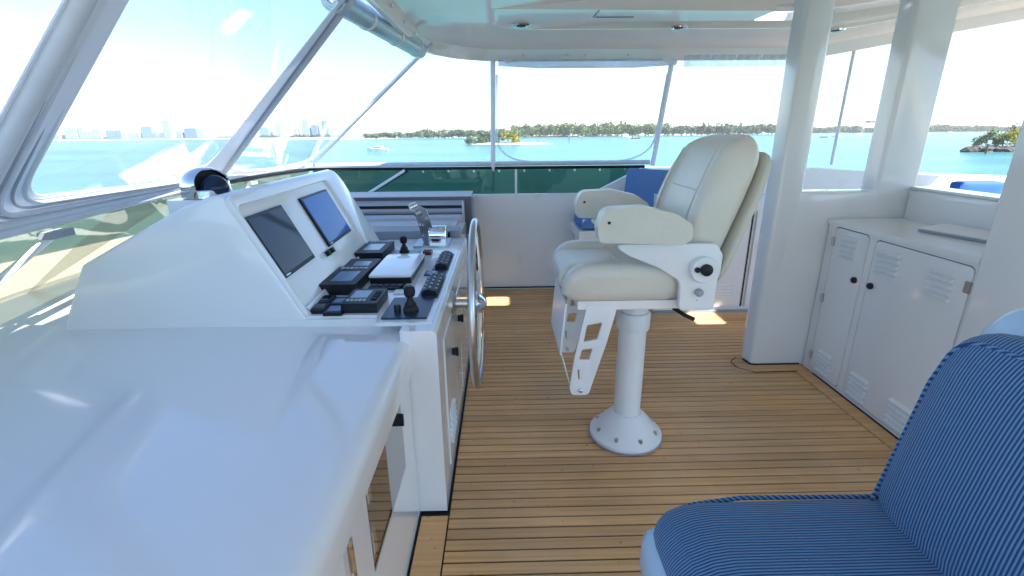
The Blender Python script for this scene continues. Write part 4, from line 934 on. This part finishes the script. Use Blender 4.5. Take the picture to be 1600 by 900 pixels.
# backrest: local x thickness, y width, z height; leaned back
LEAN = rad(19); MB_ = ROTY(LEAN); bc = (.885, 2.14, 1.225)
def bk(q):
    e = abs(q.y)/.265; s = min(1, max(0, (e-.62)/.25)); s = s*s*(3-2*s)
    front = -q.x/.07
    x = q.x-(.035*s*(1-.5*max(0, q.z)/.26) if front > 0 else 0)
    x += .018*(1 if front > 0 else .6)*max(0, q.z-.12)/.14*0
    taper = 1-.16*max(0, (q.z+.02)/.28)**2
    x += .028*max(0, (q.z-.17)/.1)**2*(front > 0)
    return (x-.012*cos(q.z*9)*(front > .5), q.y*taper, q.z)
obj('back_cushion', rbox(bc, (.085, .265, .28), (.07, .11, .11), 12, bk, MB_), CREAM, ch)
def bl(x, y_, z): return Vector(bc)+MB_.to_3x3() @ Vector((x, y_, z))
def shell(q):
    taper = 1-.16*max(0, (q.z+.02)/.28)**2
    return (q.x, q.y*taper, q.z)
obj('back_shell', rbox(bl(.112, 0, -.045), (.026, .25, .285), (.02, .08, .09), 8, shell, MB_), CREAMB, ch)
for s in (-1, 1): obj('back_piping', tb([bl(-.1005+.012*cos((-.24+.42*t/8)*9)*-1+.028*max(0, (-.24+.42*t/8-.17)/.1)**2, s*.19*(1-.16*max(0, (-.22+.42*t/8)/.28)**2), -.24+.42*t/8) for t in range(9)], .004, 6), CREAM, ch)
obj('back_crease', tb([bl(-.0965, y_, .015) for y_ in (-.14, -.07, 0, .07, .14)], .003, 6), CREAM, ch)
arm = [tuple(q) for q in arc([(.372, 1.092), (.362, 1.15), (.385, 1.222), (.54, 1.228), (.665, 1.20), (.728, 1.158), (.735, 1.10), (.70, 1.080)], [.02, .03, .05, .05, .05, .03, .03, .02], 4, True)]
for y0, y1 in ((1.815, 1.885), (2.395, 2.465)):
    ar = obj('armrest', pr(arm, 'y', y0-.004, y1+.004), CREAM, ch, bev=.026, seg=5, ang=50)
    obj('arm_button', lt([(.006, 0), (.006, -.003)], (.405, y0-.0035, 1.170), 'y', 10), BLACK, ar)
side = [tuple(q) for q in arc([(.44, 1.075), (.84, 1.072), (.868, 1.03), (.866, .955), (.858, .93), (.857, .80), (.722, .80), (.717, .925), (.62, .985), (.50, 1.035)], [.02, .02, .03, .03, .03, .02, .02, .05, .05, .03], 4, True)]
for y0, s in ((1.852, -1), (2.428, 1)):
    sp = obj('side_plate', plate(side, [], (0, y0, 0), (1, 0, 0), (0, 0, 1), .018, .005), PAINT, ch)
    yo = y0+s*.014
    dial = obj('recline_dial', lt([(.054, 0), (.054, s*.018), (.050, s*.024), (.040, s*.025)], (.795, yo, .975), 'y', 30), PAINT, ch)
    obj('dial_knob', lt([(.024, 0), (.024, s*.014), (.018, s*.018)], (.800, yo+s*.024, .978), 'y', 20), BLACK, dial)
    obj('dial_pin', lt([(.011, 0), (.011, s*.008)], (.765, yo+s*.024, .978), 'y', 14), BLACK, dial)
    k = obj('lock_knob', lt([(.016, 0), (.016, s*.022), (.010, s*.028)], (.790, yo-s*.004, .878), 'y', 16), GREYTRIM, ch)
    obj('screw', lt([(.005, 0), (.004, s*.004)], (.787, yo-s*.004, .842), 'y', 8), BLACK, ch)
# footrest
fp = [tuple(q) for q in arc([(.352, .80), (.478, .80), (.440, .63), (.382, .42), (.372, .378), (.298, .378), (.288, .41), (.306, .56)], [0, 0, .05, .04, .02, .02, .03, .08], 4, True)]
fh = [[tuple(q) for q in arc(h, .008, 3, True)] for h in ([(.352, .715), (.421, .728), (.402, .645), (.338, .632)], [(.334, .600), (.385, .607), (.370, .548), (.322, .548)], [(.316, .51), (.330, .50), (.332, .455), (.322, .45)])]
for y0 in (1.905, 2.345):
    f = obj('footrest_arm', plate(fp, fh, (0, y0, 0), (1, 0, 0), (0, 0, 1), .008, .002), PAINT, ch)
    obj('pivot_bolt', lt([(.010, 0), (.010, -.008), (.006, -.011)], (.335, y0-.005, .400), 'y', 12), STEEL, f)
obj('footrest_board', pr([(.262, .80), (.270, .80), (.256, .64), (.250, .56), (.243, .56), (.248, .64)], 'y', 1.93, 2.32), PAINT, ch, bev=.002)
obj('footrest_tread', pr([(.285, .43), (.292, .42), (.256, .555), (.249, .56)], 'y', 1.912, 2.338), PAINT, ch, bev=.002)

SHELL_SKY = mat('white_shell_sky_tint', (.42, .58, .74), .25, var=.04, vscale=5)  # white shell, with the blue of the sky light put into its colour
# ------------------------------------------------------------------ striped chair at the right front
sc_ = thing('striped_chair', 'blue and navy striped helm chair in the bottom right corner', 'chair', (.62, .55, 0))
obj('pedestal', lt([(.17, .007), (.175, .02), (.16, .03), (.08, .12), (.065, .135), (.065, .55)], (.60, .55, 0), 'z', 32), PAINT, sc_)
obj('seat_shell', rbox((.585, .55, .605), (.30, .305, .075), (.05, .06, .06), 8, lambda q: (q.x, q.y, q.z+(.02*max(0, -q.x/.3)**2))), SHELL_SKY, sc_)
def sd(q):
    nose = max(0, (-q.x-.17))/.11
    return (q.x, q.y, q.z-.035*nose*nose*(q.z > 0)+.008*(1-(q.y/.29)**2)*(q.z > 0))
sc1 = obj('seat_cushion', rbox((.590, .55, .684), (.285, .292, .075), (.055, .06, .045), 12, sd), STRIPE, sc_)
def seat_edge(t):
    return t
pp = []
for (x, y_, z) in arc([(.86, .829, .748), (.50, .830, .752), (.375, .826, .738), (.326, .79, .716), (.318, .55, .718), (.318, .32, .718)], [0, .1, .08, .06, .1, 0], 6): pp.append((x, y_, z))
obj('seat_piping', tb(pp, .0048, 8), PIPE, sc_)
L2 = rad(9); MB2 = ROTY(L2); bc2 = (.850, .55, .930)
def bk2(q):
    e = abs(q.y)/.28; front = q.x < 0
    taper = 1-.05*max(0, q.z/.2)
    return (q.x-(.03*(1-e*e)*(1-(q.z/.24)**2) if front else 0), q.y*taper, q.z)
obj('back_cushion', rbox(bc2, (.062, .285, .235), (.045, .10, .10), 12, bk2, MB2), STRIPE, sc_)
def bl2(x, y_, z): return Vector(bc2)+MB2.to_3x3() @ Vector((x, y_, z))
pth = arc([(-.050, .264, -.205), (-.050, .257, .10), (-.050, .238, .205), (-.050, .10, .212), (-.050, -.10, .212), (-.050, -.238, .205), (-.050, -.264, -.1)], [0, .05, .10, 0, 0, .10, 0], 7)
obj('back_piping', tb([bl2(*p) for p in pth], .0040, 8), PIPE, sc_)
obj('back_shell', rbox(bl2(.075, 0, .008), (.045, .315, .285), (.04, .12, .13), 10, None, MB2), SHELL_SKY, sc_)

# ------------------------------------------------------------------ sea haze
hz = obj('haze', bx(-9300, 9300, -9300, 9300, WZ-2, 52), None, None, smooth=0); hz['kind'] = 'stuff'
hm = bpy.data.materials.new('sea_haze'); hm.use_nodes = True; hn = hm.node_tree; hn.nodes.remove(hn.nodes['Principled BSDF'])
pv = hn.nodes.new('ShaderNodeVolumePrincipled'); pv.inputs['Color'].default_value = (.93, .95, 1, 1); pv.inputs['Density'].default_value = .00016; pv.inputs['Anisotropy'].default_value = .2
hn.links.new(pv.outputs[0], hn.nodes['Material Output'].inputs['Volume']); hz.data.materials.append(hm)
